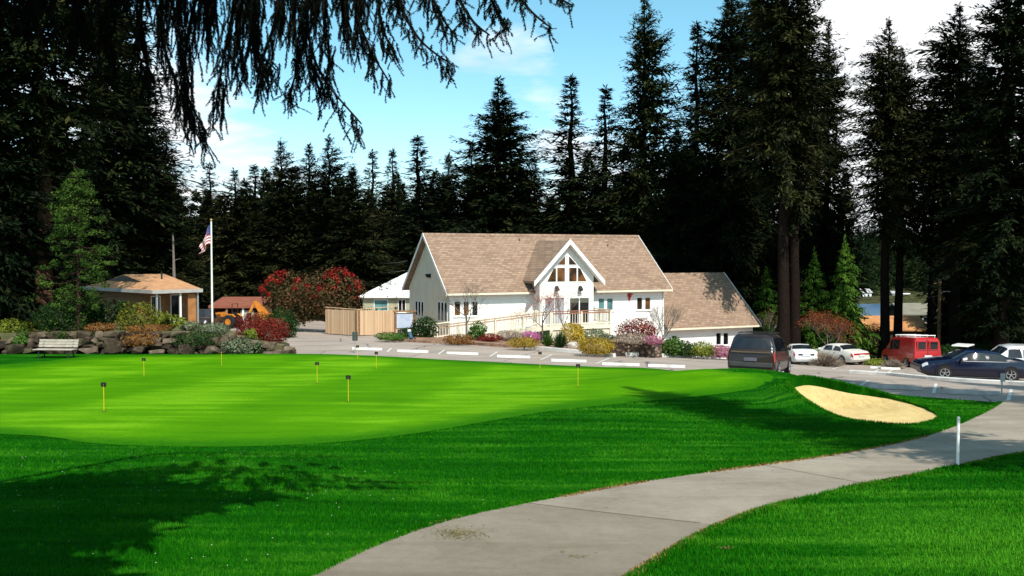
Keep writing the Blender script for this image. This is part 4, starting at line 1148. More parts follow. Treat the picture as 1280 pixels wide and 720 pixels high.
def kites(P, Dv, L, Wd, rg, up=None):
    """leaf shaped quads: base P, direction Dv, length L, width Wd"""
    n = len(P); Dv = Dv / np.linalg.norm(Dv, axis=1, keepdims=True)
    r = rg.normal(0, 1, (n, 3)) if up is None else up + rg.normal(0, .45, (n, 3))
    S = np.cross(Dv, r); S /= np.maximum(1e-6, np.linalg.norm(S, axis=1, keepdims=True))
    L = L[:, None]; Wd = Wd[:, None]
    V = np.zeros((n, 4, 3))
    V[:, 0] = P; V[:, 1] = P + Dv * L * .45 + S * Wd * .5; V[:, 2] = P + Dv * L; V[:, 3] = P + Dv * L * .45 - S * Wd * .5
    return V
def crown_arrays(seed, H, Rm, cb, kind='cone', dens=1.0, spray=.55, step=.23):
    """quads for a conifer crown and polylines of its limbs"""
    rg = np.random.default_rng(seed); Q = []; limbs = []
    z = cb * H; 
    lop = rg.uniform(0, 6.28); lop2 = rg.uniform(0, 6.28)
    while z < H - .25:
        t = (z - cb * H) / (H * (1 - cb))
        if kind == 'cone': r = Rm * (1 - t) ** .68 * (.72 + .5 * min(1, t * 5 + .2))
        elif kind == 'fir': r = Rm * min(1, (1 - t) * 2.1) ** .8 * (.55 + .45 * min(1, t * 4))
        elif kind == 'slim': r = Rm * (1 - t) ** .58
        else: r = Rm * (1 - t) ** .6 * min(1, .6 + t * 3)
        r = max(.28, r * (.42 + .58 * min(1, (1 - t) * 5.5)))
        nl = int(rg.integers(4, 7)) if kind != 'slim' else int(rg.integers(4, 6))
        if t > .9: nl = 4
        a0 = rg.uniform(0, 6.28)
        for k in range(nl):
            a = a0 + k * 6.283 / nl + rg.normal(0, .25)
            lr = r * rg.uniform(.55, 1.12) * (1 + .22 * math.sin(a - lop + z * .13) + .14 * math.sin(2 * a + lop2 + z * .5))
            if kind in ('fir', 'slim') and rg.uniform() < .16: lr *= .45
            if kind == 'fir' and rg.uniform() < .06: lr *= 1.35
            el = (.55 - .95 * (1 - t)) if kind != 'cedar' else (.25 - .5 * (1 - t))
            el += rg.normal(0, .24 if kind != 'cedar' else .14)
            dv = np.array([math.cos(a) * math.cos(el), math.sin(a) * math.cos(el), math.sin(el)])
            n = max(3 if t < .7 else 5, int(lr / step * dens * (1 if t < .7 else 1.25)))
            u = (np.arange(n) + rg.uniform(0, 1, n)) / n; u = np.clip(.10 + .92 * u, 0, 1)
            droop = -(.10 + .14 * (1 - t)) * lr * u ** 2 + (.16 * lr * np.maximum(0, u - .6) if kind != 'cedar' else 0)
            base = np.array([0, 0, z + rg.normal(0, .1)])
            C = base + dv * (lr * u)[:, None]; C[:, 2] += droop
            if lr > .9: limbs.append((base, base + dv * lr * .5 + [0, 0, droop.min() * .25], base + dv * lr * .93 + [0, 0, float(np.interp(.93, np.sort(u), droop[np.argsort(u)]))], .012 + .011 * lr))
            side = np.array([-math.sin(a), math.cos(a), 0])
            for rep in range(4):
                sg = np.where(rg.uniform(0, 1, n) < .5, -1, 1)[:, None]
                k1 = rg.uniform(.35, 1.0, n)[:, None]
                Dv = dv * rg.uniform(.45, 1.0, n)[:, None] + side * sg * k1 * (1.1 if rep < 2 else .25)
                Dv[:, 2] += rg.normal(-.22 if kind != 'cedar' else -.75, .42, n)
                L = spray * (.45 + .75 * (1 - u)) * rg.uniform(.7, 1.35, n) * min(1.25, .45 + lr * .25)
                Q.append(kites(C + rg.normal(0, .03 + .035 * lr, (n, 3)), Dv, L, L * rg.uniform(.17, .32, n), rg, np.array([0, 0, 1.0])))
        z += (.30 + .26 * (1 - t)) / dens * (1.0 if kind != 'slim' else 1.15) * rg.uniform(.8, 1.2) * (H / 26) ** .25
    n = 14
    P = np.stack([np.zeros(n), np.zeros(n), H - rg.uniform(0, 1.0, n)], 1); Dv = rg.normal(0, .35, (n, 3)); Dv[:, 2] = rg.uniform(.4, 1, n)
    Q.append(kites(P, Dv, np.full(n, .45), np.full(n, .10), rg))
    return np.concatenate(Q), limbs
PROTO = {}
BARKD = pmat('dark_fir_bark', (.020, .013, .010), (.008, .006, .005), 7, .9, .9, .05, bscale=16)
BARKR = pmat('red_fir_bark', (.105, .052, .032), (.028, .015, .010), 5, .9, 1.0, .05, bscale=14)
def conifer(kind, name, label, base, H, Rm, rz=0, group=None):
    """one tree (trunk, crown): the first of a kind is built, the others are copies of it with their own size"""
    spec = PK[kind]
    if kind not in PROTO:
        o = thing(name, label, 'tree', base, rz, group)
        Q, limbs = crown_arrays(spec['seed'], spec['H'], spec['R'], spec['cb'], spec['kind'], spec.get('dens', 1), spec.get('spray', .55), spec.get('step', .23))
        np_mesh('crown', Q, 4, spec['mat'], o)
        mb = MB(); h = spec['H']; tr = spec.get('tr', .014 * h)
        rg = random.Random(spec['seed']); pts = []; rr = []
        for i in range(13):
            f = i / 12; pts.append((rg.uniform(-.08, .08) * (i > 0), rg.uniform(-.08, .08) * (i > 0), f * (h - .1) - (.6 if i == 0 else 0))); rr.append(max(.02, tr * (1 - f) ** .8 * (1.25 if i == 0 else 1)))
        mb.tube(pts, rr, 10)
        T_ = mb.build('trunk', BARKR if spec.get('bark') else BARKD, o, True, angle=80)
        mb = MB()
        for a, b, c, r in limbs: mb.tube([a, b, c], [r, r * .7, r * .25], 4, cap=False)
        for k in range(spec.get('snags', 0)):
            a = rg.uniform(0, 6.28); z = rg.uniform(.12, spec['cb'] + .08) * h; L = rg.uniform(.5, 1.8)
            mb.tube([(0, 0, z), (math.cos(a) * L, math.sin(a) * L, z + rg.uniform(-.5, .1))], [.045, .012], 4, cap=False)
        mb.build('limbs', BARKD, T_)
        PROTO[kind] = o
    else:
        o = copy_tree(PROTO[kind]); o['label'] = label; o.location = base; o.rotation_euler = (0, 0, rz); o.name = name
        if group: o['group'] = group
    o.scale = (Rm / spec['R'], Rm / spec['R'], H / spec['H'])
    return o
PK = {
    'conea': dict(seed=1, H=19, R=3.6, cb=.05, kind='cone', mat=M_FIRB, dens=1.35, step=.2, spray=.5),
    'coneb': dict(seed=2, H=20, R=3.4, cb=.05, kind='cone', mat=M_FIRB, dens=1.3, spray=.5),
    'slima': dict(seed=3, H=20, R=2.6, cb=.06, kind='slim', mat=M_FIRB, dens=1.0, spray=.62),
    'slimb': dict(seed=4, H=24, R=2.8, cb=.06, kind='slim', mat=M_FIR, dens=1.15, spray=.66),
    'fira': dict(seed=5, H=30, R=4.4, cb=.14, kind='fir', mat=M_FIR, dens=1.25, spray=.62, snags=6),
    'firb': dict(seed=6, H=31, R=4.6, cb=.10, kind='fir', mat=M_FIR, dens=1.3, spray=.62, snags=4),
    'tall': dict(seed=7, H=36, R=4.6, cb=.36, kind='fir', mat=M_FIRB, dens=1.2, spray=.64, snags=10, tr=.48),
    'dense': dict(seed=8, H=27, R=5.2, cb=.07, kind='cone', mat=M_FIR, dens=1.4, spray=.58),
    'giant': dict(seed=17, H=30, R=5.0, cb=.40, kind='fir', mat=M_FIR, dens=1.25, spray=.65, snags=5, tr=.52, bark='red'),
    'cedar': dict(seed=9, H=10, R=2.7, cb=.04, kind='cedar', mat=M_CEDAR, dens=1.5, spray=.5, step=.16),
}
def gz(x, y):
    return lot_h(x, y) if y < 82 and -32 < x < 45 else ground_h(x, y) - .25
GB = 'firs behind the clubhouse'; GL = 'tall firs on the left'; GRt = 'tall firs on the right'
TREES = [
    # kind, px, top py, D, R, label, group
    ('giant', 47, -150, 53, 5.2, 'huge fir with a bare reddish trunk standing behind the stone wall', GL),
    ('dense', -30, -120, 52, 6.0, 'huge black fir filling the upper left corner of the view', GL),
    ('firb', 128, -60, 77, 5.4, 'tall black fir towering over the orange roofed house', GL),
    ('dense', 168, 60, 84, 5.0, 'dark broad fir between the orange roofed house and the flagpole', GL),
    ('conea', 207, 160, 84, 3.6, 'dark pointed fir directly left of the flagpole top', GL),
    ('slima', 262, 203, 100, 2.2, 'thin pale fir peeking out behind the flag', GB),
    ('coneb', 293, 212, 92, 3.2, 'short fir right beside the flag, lowest pointed top there', GB),
    ('slimb', 318, 206, 97, 2.6, 'narrow fir above the low red roofed shed', GB),
    ('conea', 351, 174, 92, 3.6, 'full pointed fir above the left end of the red photinia', GB),
    ('coneb', 386, 180, 94, 3.4, 'pointed fir above the middle of the red photinia', GB),
    ('conea', 411, 170, 90, 3.5, 'highest pointed fir above the tan board fence', GB),
    ('coneb', 441, 208, 88, 3.3, 'bushy brownish fir above the small utility pole', GB),
    ('slima', 465, 189, 96, 2.4, 'thin sparse fir above the white roofed outbuilding', GB),
    ('slima', 491, 187, 99, 2.2, 'thin see-through fir left of the clubhouse roof', GB),
    ('slimb', 522, 170, 93, 3.2, 'open branched fir above the left peak of the clubhouse', GB),
    ('coneb', 561, 193, 95, 3.4, 'low dark fir left of the large dense fir', GB),
    ('dense', 624, 98, 92, 7.2, 'large dense cone shaped fir above the clubhouse roof', GB),
    ('coneb', 590, 178, 97, 3.2, 'pointed fir half hidden by the large dense fir', GB),
    ('conea', 668, 196, 98, 3.4, 'low dark fir right of the large dense fir', GB),
    ('slimb', 714, 95, 95, 3.6, 'open pointed fir above the entrance gable', GB),
    ('slimb', 757, 108, 99, 3.3, 'pointed fir leaning against the tallest spire behind the clubhouse', GB),
    ('fira', 806, -14, 93, 4.4, 'tallest ragged fir behind the clubhouse with one long reaching limb', GB),
    ('coneb', 780, 190, 101, 3.4, 'low black fir at the foot of the tallest ragged fir', GB),
    ('slimb', 871, 28, 97, 3.0, 'slim high spire fir above the lower wing roof', GRt),
    ('dense', 846, 150, 90, 3.8, 'black dense fir rising straight behind the lower wing', GRt),
    ('firb', 914, -40, 91, 4.9, 'broad tall fir right of the lower wing with top cut by the frame', GRt),
    ('fira', 948, -60, 95, 4.2, 'tall fir hidden between two others above the minivan', GRt),
    ('tall', 984, -110, 75, 4.2, 'tall fir with long bare trunk above the white sedan', GRt),
    ('tall', 998, -30, 78, 3.8, 'thinner bare trunked fir just right of the tallest bare trunk', GRt),
    ('firb', 1036, 30, 92, 4.1, 'fir with wide right boughs against the white cloud', GRt),
    ('tall', 1111, 22, 79, 3.4, 'bare trunked fir standing in front of the lake', GRt),
    ('tall', 1128, 62, 83, 3.4, 'second bare trunked fir in front of the lake', GRt),
    ('tall', 1199, 4, 79, 4.6, 'dark fir with a sharp top behind the golf cart', GRt),
    ('tall', 1168, 110, 90, 3.0, 'shorter black fir behind the wooden utility pole', GRt),
    ('firb', 1262, -70, 66, 4.6, 'huge black fir at the far right edge of the view', GRt),
    ('firb', 1232, 60, 82, 4.0, 'black fir between the sharp topped one and the frame edge', GRt),
    ('dense', 1305, 100, 72, 4.6, 'black dense fir cut by the right frame edge', GRt),
    ('cedar', 1056, 298, 71, 2.3, 'bright green feathery cedar beside the lake view', None),
    ('cedar', 1018, 312, 80, 1.9, 'young green cedar behind the red leaved tree', None),
    ('cedar', 958, 335, 86, 1.9, 'young green cedar beyond the end of the lower wing', None),
]
rt = random.Random(12)
for kind, px, tp_, D, Rm, lab, grp in TREES:
    p = at(px, tp_, D); z = gz(p.x, p.y)
    nm = {'cedar': 'cedar_tree'}.get(kind, 'fir_tree')
    conifer(kind, nm, lab, (p.x, p.y, z), p.z - z, Rm * {'slima': 1.8, 'slimb': 1.7, 'conea': 1.5, 'coneb': 1.6, 'cedar': 1}.get(kind, 1.2) * (.85 if px < 60 else 1), rt.uniform(0, 6.28), grp)
# two firs outside the picture on the right that shade the path, the mound and the bays
conifer('firb', 'fir_tree', 'tall fir beside the path just outside the view', (12.0, 10.4, lawn_h(12.0, 10.4)), 25, 2.5, 1.0, GRt)
conifer('firb', 'fir_tree', 'tall fir beside the parking bays just outside the view', (20.0, 18.6, lawn_h(20, 18.6)), 25, 3.4, 2.2, GRt)
conifer('dense', 'fir_tree', 'broad fir behind the parking bays just outside the view', (25.5, 19.5, lawn_h(25, 19.5)), 23, 3.6, .5, GRt)

# the wood behind, which reads as one dark mass
def wood(name, spots, seed, mat, low=True, kinds=('conea', 'dense')):
    rg = np.random.default_rng(seed); out = []
    base = []
    for i in range(3):
        Q, _ = crown_arrays(40 + i + seed, 18, 3.6, .03, 'cone', .95 if low else .5, 1.0 if low else 1.2, .28 if low else .5); base.append(Q)
    for (x, y, h, r) in spots:
        Q = base[rg.integers(0, 3)].copy(); a = rg.uniform(0, 6.28); c, s = math.cos(a), math.sin(a)
        X = Q[..., 0] * c - Q[..., 1] * s; Y = Q[..., 0] * s + Q[..., 1] * c
        Q[..., 0] = X * r / 3.6 + x; Q[..., 1] = Y * r / 3.6 + y; Q[..., 2] = Q[..., 2] * h / 18 + gz(x, y)
        out.append(Q)
    return tag(np_mesh(name, np.concatenate(out), 4, mat), kind='stuff')
sp_ = []
for i in range(96):
    px = -120 + i * 11.3 + rt.uniform(-9, 9); D = rt.uniform(102, 128); x = (px - 640) / F * D
    topy = 228 + rt.uniform(-24, 34) if px < 720 else 205 + rt.uniform(-30, 40)
    if px < 150: topy -= 60
    sp_.append((x, D, at(px, topy, D).z - gz(x, D), 5.0))
for i in range(26):
    px = 850 + i * 21 + rt.uniform(-8, 8); D = rt.uniform(96, 120); x = (px - 640) / F * D
    if 1058 < px < 1178: continue
    topy = 235 + rt.uniform(-30, 60); sp_.append((x, D, at(px, topy, D).z - gz(x, D), 3.6))
for i in range(10):
    px = 1192 + i * 15; D = rt.uniform(74, 90); x = (px - 640) / F * D
    sp_.append((x, D, at(px, 330 + rt.uniform(-25, 25), D).z - gz(x, D), 2.8))
wood('dark_woods', sp_, 60, M_FIR)
sp_ = []
for i in range(430):
    D = rt.uniform(390, 600); px = rt.uniform(980, 1330); x = (px - 640) / F * D
    if D < 400 and rt.random() < .5: continue
    sp_.append((x, D, rt.uniform(15, 27), rt.uniform(4, 6.5)))
M_FAR = needles('far_wood_needles', (.008, .018, .007), (.020, .038, .012), (.055, .08, .024), .06)
wood('far_shore_woods', sp_, 61, M_FAR, False)

# ---------------------------------------------------------------- leafy things
def leafquads(P, N, size, rg, asp=.6):
    n = len(P); N = N / np.maximum(1e-6, np.linalg.norm(N, axis=1, keepdims=True))
    A = np.cross(N, rg.normal(0, 1, (n, 3))); A /= np.maximum(1e-6, np.linalg.norm(A, axis=1, keepdims=True)); B = np.cross(N, A)
    s = (size * rg.uniform(.6, 1.4, n))[:, None]
    V = np.zeros((n, 4, 3))
    V[:, 0] = P - A * s; V[:, 1] = P + B * s * asp; V[:, 2] = P + A * s; V[:, 3] = P - B * s * asp
    return V
def cloud(rg, c, r, n, leaf, lumps=7, shell=.55, floor=None):
    """leaves through an uneven clump"""
    c = np.array(c); r = np.array(r)
    d = rg.normal(0, 1, (n, 3)); d /= np.linalg.norm(d, axis=1, keepdims=True)
    ld = rg.normal(0, 1, (lumps, 3)); ld /= np.linalg.norm(ld, axis=1, keepdims=True)
    k = .78 + .42 * np.max(np.clip((d @ ld.T - .55) / .45, 0, 1), axis=1) * rg.uniform(.8, 1.1, n)
    u = (1 - shell) + shell * rg.uniform(0, 1, n) ** .5
    P = c + d * r * (k * u)[:, None]
    N = d + rg.normal(0, .55, (n, 3)); N[:, 2] += .35
    if floor is not None:
        P[:, 2] = np.maximum(P[:, 2], floor + rg.uniform(0, .05, n))
    return leafquads(P, N, leaf, rg)
SEEDN = [100]
def shrub(name, label, px, py, D, w, h, mat, leaf=.07, n=None, style='dome', fn=None, group=None, z=None, cat='shrub'):
    """a bush of w x h metres; px, py is the foot in the photograph"""
    SEEDN[0] += 1; rg = np.random.default_rng(SEEDN[0])
    p = at(px, py, D); zz = fn(p.x, p.y) if fn else p.z
    if z is not None: zz = z
    o = thing(name, label, cat, (p.x, p.y, zz), 0, group)
    n = n or int(min(5200, 260 * w * h / (leaf / .07) ** 2 * 2.2 + 260))
    if style == 'cone':
        t = rg.uniform(0, 1, n) ** 1.3; a = rg.uniform(0, 6.28, n); rr = (w / 2) * (1 - t) ** .7 * rg.uniform(.55, 1.05, n) * (1 + .15 * np.sin(3 * a + t * 9))
        P = np.stack([np.cos(a) * rr, np.sin(a) * rr, t * h], 1); N = np.stack([np.cos(a), np.sin(a), .5 + 0 * a], 1) + rg.normal(0, .5, (n, 3)); V = leafquads(P, N, leaf, rg, .4)
    elif style == 'spike':
        a = rg.uniform(0, 6.28, n); el = rg.uniform(.15, 1.5, n); L = np.where(rg.uniform(0, 1, n) < .5, 1, .75) * rg.uniform(.7, 1.05, n)
        Dv = np.stack([np.cos(a) * np.cos(el) * w / 2, np.sin(a) * np.cos(el) * w / 2, np.sin(el) * h], 1)
        P = rg.normal(0, .04, (n, 3)) * [w, w, 0]; P[:, 2] = .02
        ln = np.linalg.norm(Dv, axis=1) * L; V = kites(P, Dv, ln, np.full(n, leaf), rg)
    elif style == 'spread':   # layered juniper boughs
        Q = []
        for k in range(26):
            a = rg.uniform(0, 6.28); L = rg.uniform(.5, 1) * w / 2; el = rg.uniform(.1, .9); m_ = int(n / 26)
            dv = np.array([math.cos(a) * math.cos(el * .5), math.sin(a) * math.cos(el * .5), 0]); u = rg.uniform(.1, 1, m_)
            C = dv * (u * L)[:, None]; C[:, 2] = h * (.25 + .75 * el) * (1 - (1 - u) ** 2) * rg.uniform(.85, 1.05)
            Dv = dv + rg.normal(0, .6, (m_, 3)); Dv[:, 2] += .1
            Q.append(kites(C, Dv, leaf * 3.2 * rg.uniform(.6, 1.3, m_), leaf * 1.1 * np.ones(m_), rg))
        V = np.concatenate(Q)
    else:
        V = cloud(rg, (0, 0, h * .42), (w / 2, w / 2 * .9, h * .58), n, leaf, lumps=int(9 + w * 3), floor=.0)
    np_mesh('foliage', V, 4, mat, o)
    mb = MB()
    for k in range(7):
        a = rg.uniform(0, 6.28); rr = w * .28 * rg.uniform(.3, 1)
        mb.tube([(0, 0, -.1), (math.cos(a) * rr * .4, math.sin(a) * rr * .4, h * .3), (math.cos(a) * rr, math.sin(a) * rr, h * .62)], [.03, .02, .008], 5)
    mb.build('stems', BARKG, o)
    return o
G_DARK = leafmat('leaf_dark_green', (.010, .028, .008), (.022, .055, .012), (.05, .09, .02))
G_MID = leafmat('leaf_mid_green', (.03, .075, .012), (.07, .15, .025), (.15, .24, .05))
G_YEL = leafmat('leaf_yellow_green', (.09, .12, .015), (.20, .24, .03), (.34, .36, .06))
G_GOLD = leafmat('leaf_gold', (.26, .16, .012), (.50, .36, .03), (.66, .52, .07))
G_OCH = leafmat('leaf_ochre', (.20, .12, .015), (.36, .25, .03), (.46, .36, .06))
G_RED = leafmat('leaf_barberry_red', (.09, .012, .010), (.20, .026, .018), (.34, .06, .03))
G_BRIGHT = leafmat('leaf_bright_red', (.12, .010, .010), (.34, .022, .018), (.52, .07, .04), .9)
G_PHOT = leafmat('leaf_photinia', (.035, .035, .012), (.10, .065, .028), (.24, .06, .04), 1.4)
G_GREY = leafmat('leaf_grey_green', (.07, .09, .05), (.16, .19, .11), (.28, .30, .19))
G_PINK = leafmat('leaf_heather_pink', (.26, .08, .13), (.46, .17, .26), (.55, .30, .38))
G_MAG = leafmat('leaf_heather_magenta', (.30, .05, .17), (.50, .11, .33), (.55, .22, .42))
G_BUFF = leafmat('leaf_heather_buff', (.22, .16, .12), (.36, .29, .23), (.48, .40, .33))
G_BRN = leafmat('leaf_brown_orange', (.12, .05, .015), (.24, .11, .03), (.32, .20, .07))
G_ORG = leafmat('leaf_orange_green', (.06, .08, .012), (.15, .16, .02), (.36, .17, .03))
G_SALM = leafmat('blossom_salmon', (.40, .13, .09), (.60, .27, .20), (.70, .42, .34))
G_RBRN = leafmat('leaf_maple_rust', (.11, .025, .012), (.24, .06, .022), (.34, .13, .04))
BF = bed_h
TF = terr_fn
# ---- along the stone wall
GW = 'shrubs on the terrace above the stone wall'
for a in [
    ('shrub', 'broad very dark green bush behind the bench', 82, 414, 50.2, 3.2, 1.75, G_DARK, .06, None, 'dome', TF),
    ('juniper', 'dark spreading juniper with layered boughs before the bungalow roof corner', 132, 413, 51, 3.0, 1.9, G_DARK, .07, 2600, 'spread', TF),
    ('shrub', 'orange tinged rounded bush before the house porch', 172, 416, 50, 2.1, 1.5, G_ORG, .06, None, 'dome', TF),
    ('shrub', 'yellow green feathery bush before the house porch', 211, 415, 50.5, 1.9, 1.15, G_YEL, .06, None, 'spread', TF),
    ('shrub', 'grey green leafy bush left of the flagpole foot', 238, 412, 52, 1.3, .55, G_GREY, .06, None, 'dome', TF),
    ('shrub', 'low grey green plant at the foot of the flagpole', 267, 417, 49.6, 1.7, .6, G_GREY, .05, None, 'dome', TF),
    ('barberry', 'smaller dark red barberry on the terrace corner', 313, 418, 52.5, 1.6, 1.25, G_RED, .05, None, 'dome', TF),
    ('barberry', 'larger dark red barberry nearest the driveway', 338, 427, 50, 1.9, 1.3, G_RED, .05, None, 'dome', TF),
    ('shrub', 'small yellow leaved plant below the red barberries', 314, 425, 48.9, .7, .55, G_YEL, .05, None, 'dome', TF),
    ('shrub', 'green trailing plant spilling over the right end of the stone wall', 304, 440, 48.1, 2.3, .85, G_GREY, .06, None, 'dome', lawn_h),
    ('shrub', 'small dark tuft in front of the stone wall end', 322, 441, 47.7, .6, .55, G_DARK, .05, None, 'dome', lawn_h),
    ('shrub', 'low brownish groundcover above the wall right of the bench', 126, 415, 49.2, 1.8, .4, G_BRN, .05, None, 'dome', TF),
    ('shrub', 'low rusty groundcover draped on the middle of the wall', 185, 417, 49.0, 2.4, .35, G_BRN, .05, None, 'dome', TF),
    ('shrub', 'pale yellow green plant cluster behind the wall at the left frame edge', 18, 412, 50, 2.4, .75, G_YEL, .05, None, 'dome', TF),
    ('shrub', 'mid green groundcover behind the wall at the foot of the huge trunk', 46, 403, 53, 2.8, .7, G_MID, .05, None, 'dome', TF),
    ('shrub', 'brown twiggy bush behind the red barberries', 325, 396, 66, 1.7, 1.5, G_BRN, .06, None, 'dome', gz),
    ('shrub', 'dark hedge bush under the red photinia', 352, 418, 62, 2.2, 1.9, G_DARK, .06, None, 'dome', gz),
    ('shrub', 'rusty trailing mat hanging over the wall right of the large leaning boulder', 178, 425, 48.0, 2.1, .65, G_BRN, .05, None, 'dome', lambda x, y: lawn_h(x, y) + .45),
    ('shrub', 'dark green trailing mat hanging over the wall below the flagpole', 246, 426, 48.0, 2.4, .7, G_DARK, .05, None, 'dome', lambda x, y: lawn_h(x, y) + .45),
    ('shrub', 'small green tuft growing out of the wall left of the bench', 27, 428, 47.8, .9, .5, G_MID, .05, None, 'dome', lambda x, y: lawn_h(x, y) + .5),
]: shrub(*a[:11], fn=a[11], group=GW)
# ---- in the bed by the clubhouse
GBd = 'shrubs in the planting bed before the clubhouse'
def bed(label, px, py, w, h, mat, leaf=.05, style='dome', name='shrub', n=None, fn=BF, q0=50):
    x, y = on(px, py, fn, 44, 80)
    shrub(name, label, px, py, y, w, h, mat, leaf, n, style, fn, GBd)
RFN = lambda x, y: lot_h(x, y) + RAISE
for a in [
    ('low brown orange bush at the lower end of the ramp', 573, 429, 1.9, .55, G_BRN), ('small green rhododendron before the ramp', 597, 424.5, 1.3, 1.15, G_MID, .08),
    ('low dusty red heather before the ramp', 611, 427, 1.6, .5, G_RED), ('pale buff heather mound before the ramp', 638, 426, 1.9, .75, G_BUFF, .04), ('magenta heather mound in bloom', 662, 427, 1.4, .72, G_MAG, .04),
    ('flat yellow green mound at the kerb', 655, 433.5, 1.9, .55, G_OCH, .04), ('leafy green bush against the ramp rail', 662, 420, 1.2, 1.25, G_MID, .07), ('upright green strap leaved plant under the salmon blossom', 684, 433, 1.3, 1.1, G_MID, .05, 'spike', 'strap_leaf_plant', 260),
    ('dark green strap leaved plant beside the golden conifer', 700, 434.5, 1.4, 1.15, G_DARK, .055, 'spike', 'strap_leaf_plant', 300),
    ('golden conifer bush under the entrance doors', 718, 431, 1.65, 1.6, G_GOLD, .05), ('wide yellow ochre cushion bush at the kerb end', 744, 441.5, 2.3, .85, G_OCH, .04), ('green and cream variegated bush between the golden ones', 744, 429, 2.0, 1.0, G_GREY, .07),
    ('golden cone shaped bush at the deck corner', 771, 429, 1.6, 1.7, G_GOLD, .05, 'cone'), ('low sage green bush left of the raised block bed', 761, 434, 1.4, .8, G_GREY, .05),
]: bed(*a)
bed('dark red barberry against the white clubhouse wall', 797, 424, 2.5, 1.25, G_RED, .05, fn=RFN); bed('pale buff heather on top of the block wall', 792, 428.5, 2.2, .5, G_BUFF, .04, fn=RFN); bed('dusty pink heather at the corner of the block wall', 815, 430, 1.2, .5, G_PINK, .04, fn=RFN)
for a in [('bright green leafy plant by the wing door', 841, 444, 1.4, 1.0, G_MID, .07), ('rounded olive bush right of the wing door', 857, 444, 1.2, .85, G_DARK, .05), ('yellow green bush below the wing wall', 877, 444.5, 1.6, .8, G_YEL, .05), ('pink heather by the paired wing windows', 900, 446, 1.7, .65, G_PINK, .04),
          ('dark green bush at the foot of the left gable', 530, 421, 1.7, 1.3, G_DARK, .07), ('spiky green plant by the left gable', 541, 421, 1.6, 1.5, G_MID, .06, 'spike', 'strap_leaf_plant', 220), ('low green plants below the notice board', 490, 424, 2.0, .45, G_MID, .06), ('green bush right of the notice board', 509, 421, 1.2, .6, G_DARK, .06)]: bed(*a)
GI = 'shrubs on the parking islands'
for lab, px, py, D, w, h, mt in (('tan ornamental grass clump between the two white sedans', 1030, 457, 61, 3.0, 1.0, G_BUFF), ('olive bush behind the small white sedan', 1003, 449, 66, 2.6, 1.2, G_YEL), ('tan grass clump beside the red van', 1116, 461, 60, 1.9, .7, G_BUFF), ('small yellow plant behind the pearl sedan', 1092, 455, 66, 1.5, .5, G_YEL),
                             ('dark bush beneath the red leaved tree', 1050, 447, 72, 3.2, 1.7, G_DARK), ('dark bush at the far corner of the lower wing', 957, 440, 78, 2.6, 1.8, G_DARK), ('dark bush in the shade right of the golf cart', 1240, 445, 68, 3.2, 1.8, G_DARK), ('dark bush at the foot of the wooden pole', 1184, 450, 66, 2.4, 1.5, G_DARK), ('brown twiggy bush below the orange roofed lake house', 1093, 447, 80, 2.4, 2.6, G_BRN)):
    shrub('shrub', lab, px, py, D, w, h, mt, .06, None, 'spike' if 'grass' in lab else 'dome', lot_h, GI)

# ---- trees with leaves or bare branches
def branchy(rg, mb, p, d, L, r, depth, tips, spread=.55, up=.25, kids_=3):
    p = Vector(p); d = Vector(d).normalized(); pts = [p]; q = p
    for i in range(3):
        d = (d + Vector((rg.normal(0, .10), rg.normal(0, .10), rg.normal(up * .25, .07)))).normalized()
        q = q + d * L / 3; pts.append(q)
    mb.tube(pts, [r, r * .85, r * .72, r * .58], 5 if depth > 1 else 4, cap=False)
    if depth == 0: tips.append(q); return
    for k in range(kids_ + (rg.uniform() < .4)):
        a = rg.uniform(0, 6.28); s = rg.uniform(.5, 1.1) * spread
        o_ = d.orthogonal().normalized(); o2 = d.cross(o_)
        nd = d + (o_ * math.cos(a) + o2 * math.sin(a)) * s * 1.4 + Vector((0, 0, up * .3))
        st = pts[2] if k and rg.uniform() < .4 else q
        branchy(rg, mb, st, nd, L * rg.uniform(.6, .82), r * .56, depth - 1, tips, spread, up, kids_)
    tips.append(q)
def leafy_tree(name, label, px, py, D, H, trunk_h, r, depth, fn, leafm=None, leaf=.06, per=30, cl=.35, seed=1, stems=1, spread=.55, bark=BARKG, up=.3, group=None, L0=None, kids_=3):
    rg = np.random.default_rng(seed); p = at(px, py, D)
    o = thing(name, label, 'tree', (p.x, p.y, fn(p.x, p.y)), rg.uniform(0, 6), group)
    mb = MB(); tips = []
    for s_ in range(stems):
        a = s_ * 6.28 / stems + .4; off = Vector((math.cos(a), math.sin(a), 0)) * (.12 if stems > 1 else 0)
        top = off * (3 if stems > 1 else 0) + Vector((0, 0, trunk_h))
        mb.tube([off + Vector((0, 0, -.2)), off * 1.5 + Vector((0, 0, trunk_h * .5)), top], [r * 1.2, r, r * .85], 7)
        for k in range(3 if stems > 1 else 4):
            a = k * 6.28 / 4 + rg.uniform(0, 1.2)
            branchy(rg, mb, top - Vector((0, 0, trunk_h * .12 * k)), (math.cos(a) * spread * 1.6, math.sin(a) * spread * 1.6, 1), L0 or (H - trunk_h) * .42, r * .62, depth, tips, spread, up, kids_)
    mb.build('trunk', bark, o, True, angle=70)
    if leafm:
        Q = []
        for t_ in tips:
            n = int(per * rg.uniform(.4, 1.5))
            d = rg.normal(0, 1, (n, 3)) * cl * .55
            Q.append(leafquads(np.array(t_) + d, rg.normal(0, 1, (n, 3)) + [0, 0, .4], leaf, rg))
        np_mesh('crown', np.concatenate(Q), 4, leafm, o)
    return o
leafy_tree('bare_tree', 'small bare tree before the left end of the clubhouse', *(583, 424), 61, 4.3, 1.7, .06, 3, BF, seed=3, spread=.75, L0=1.15)
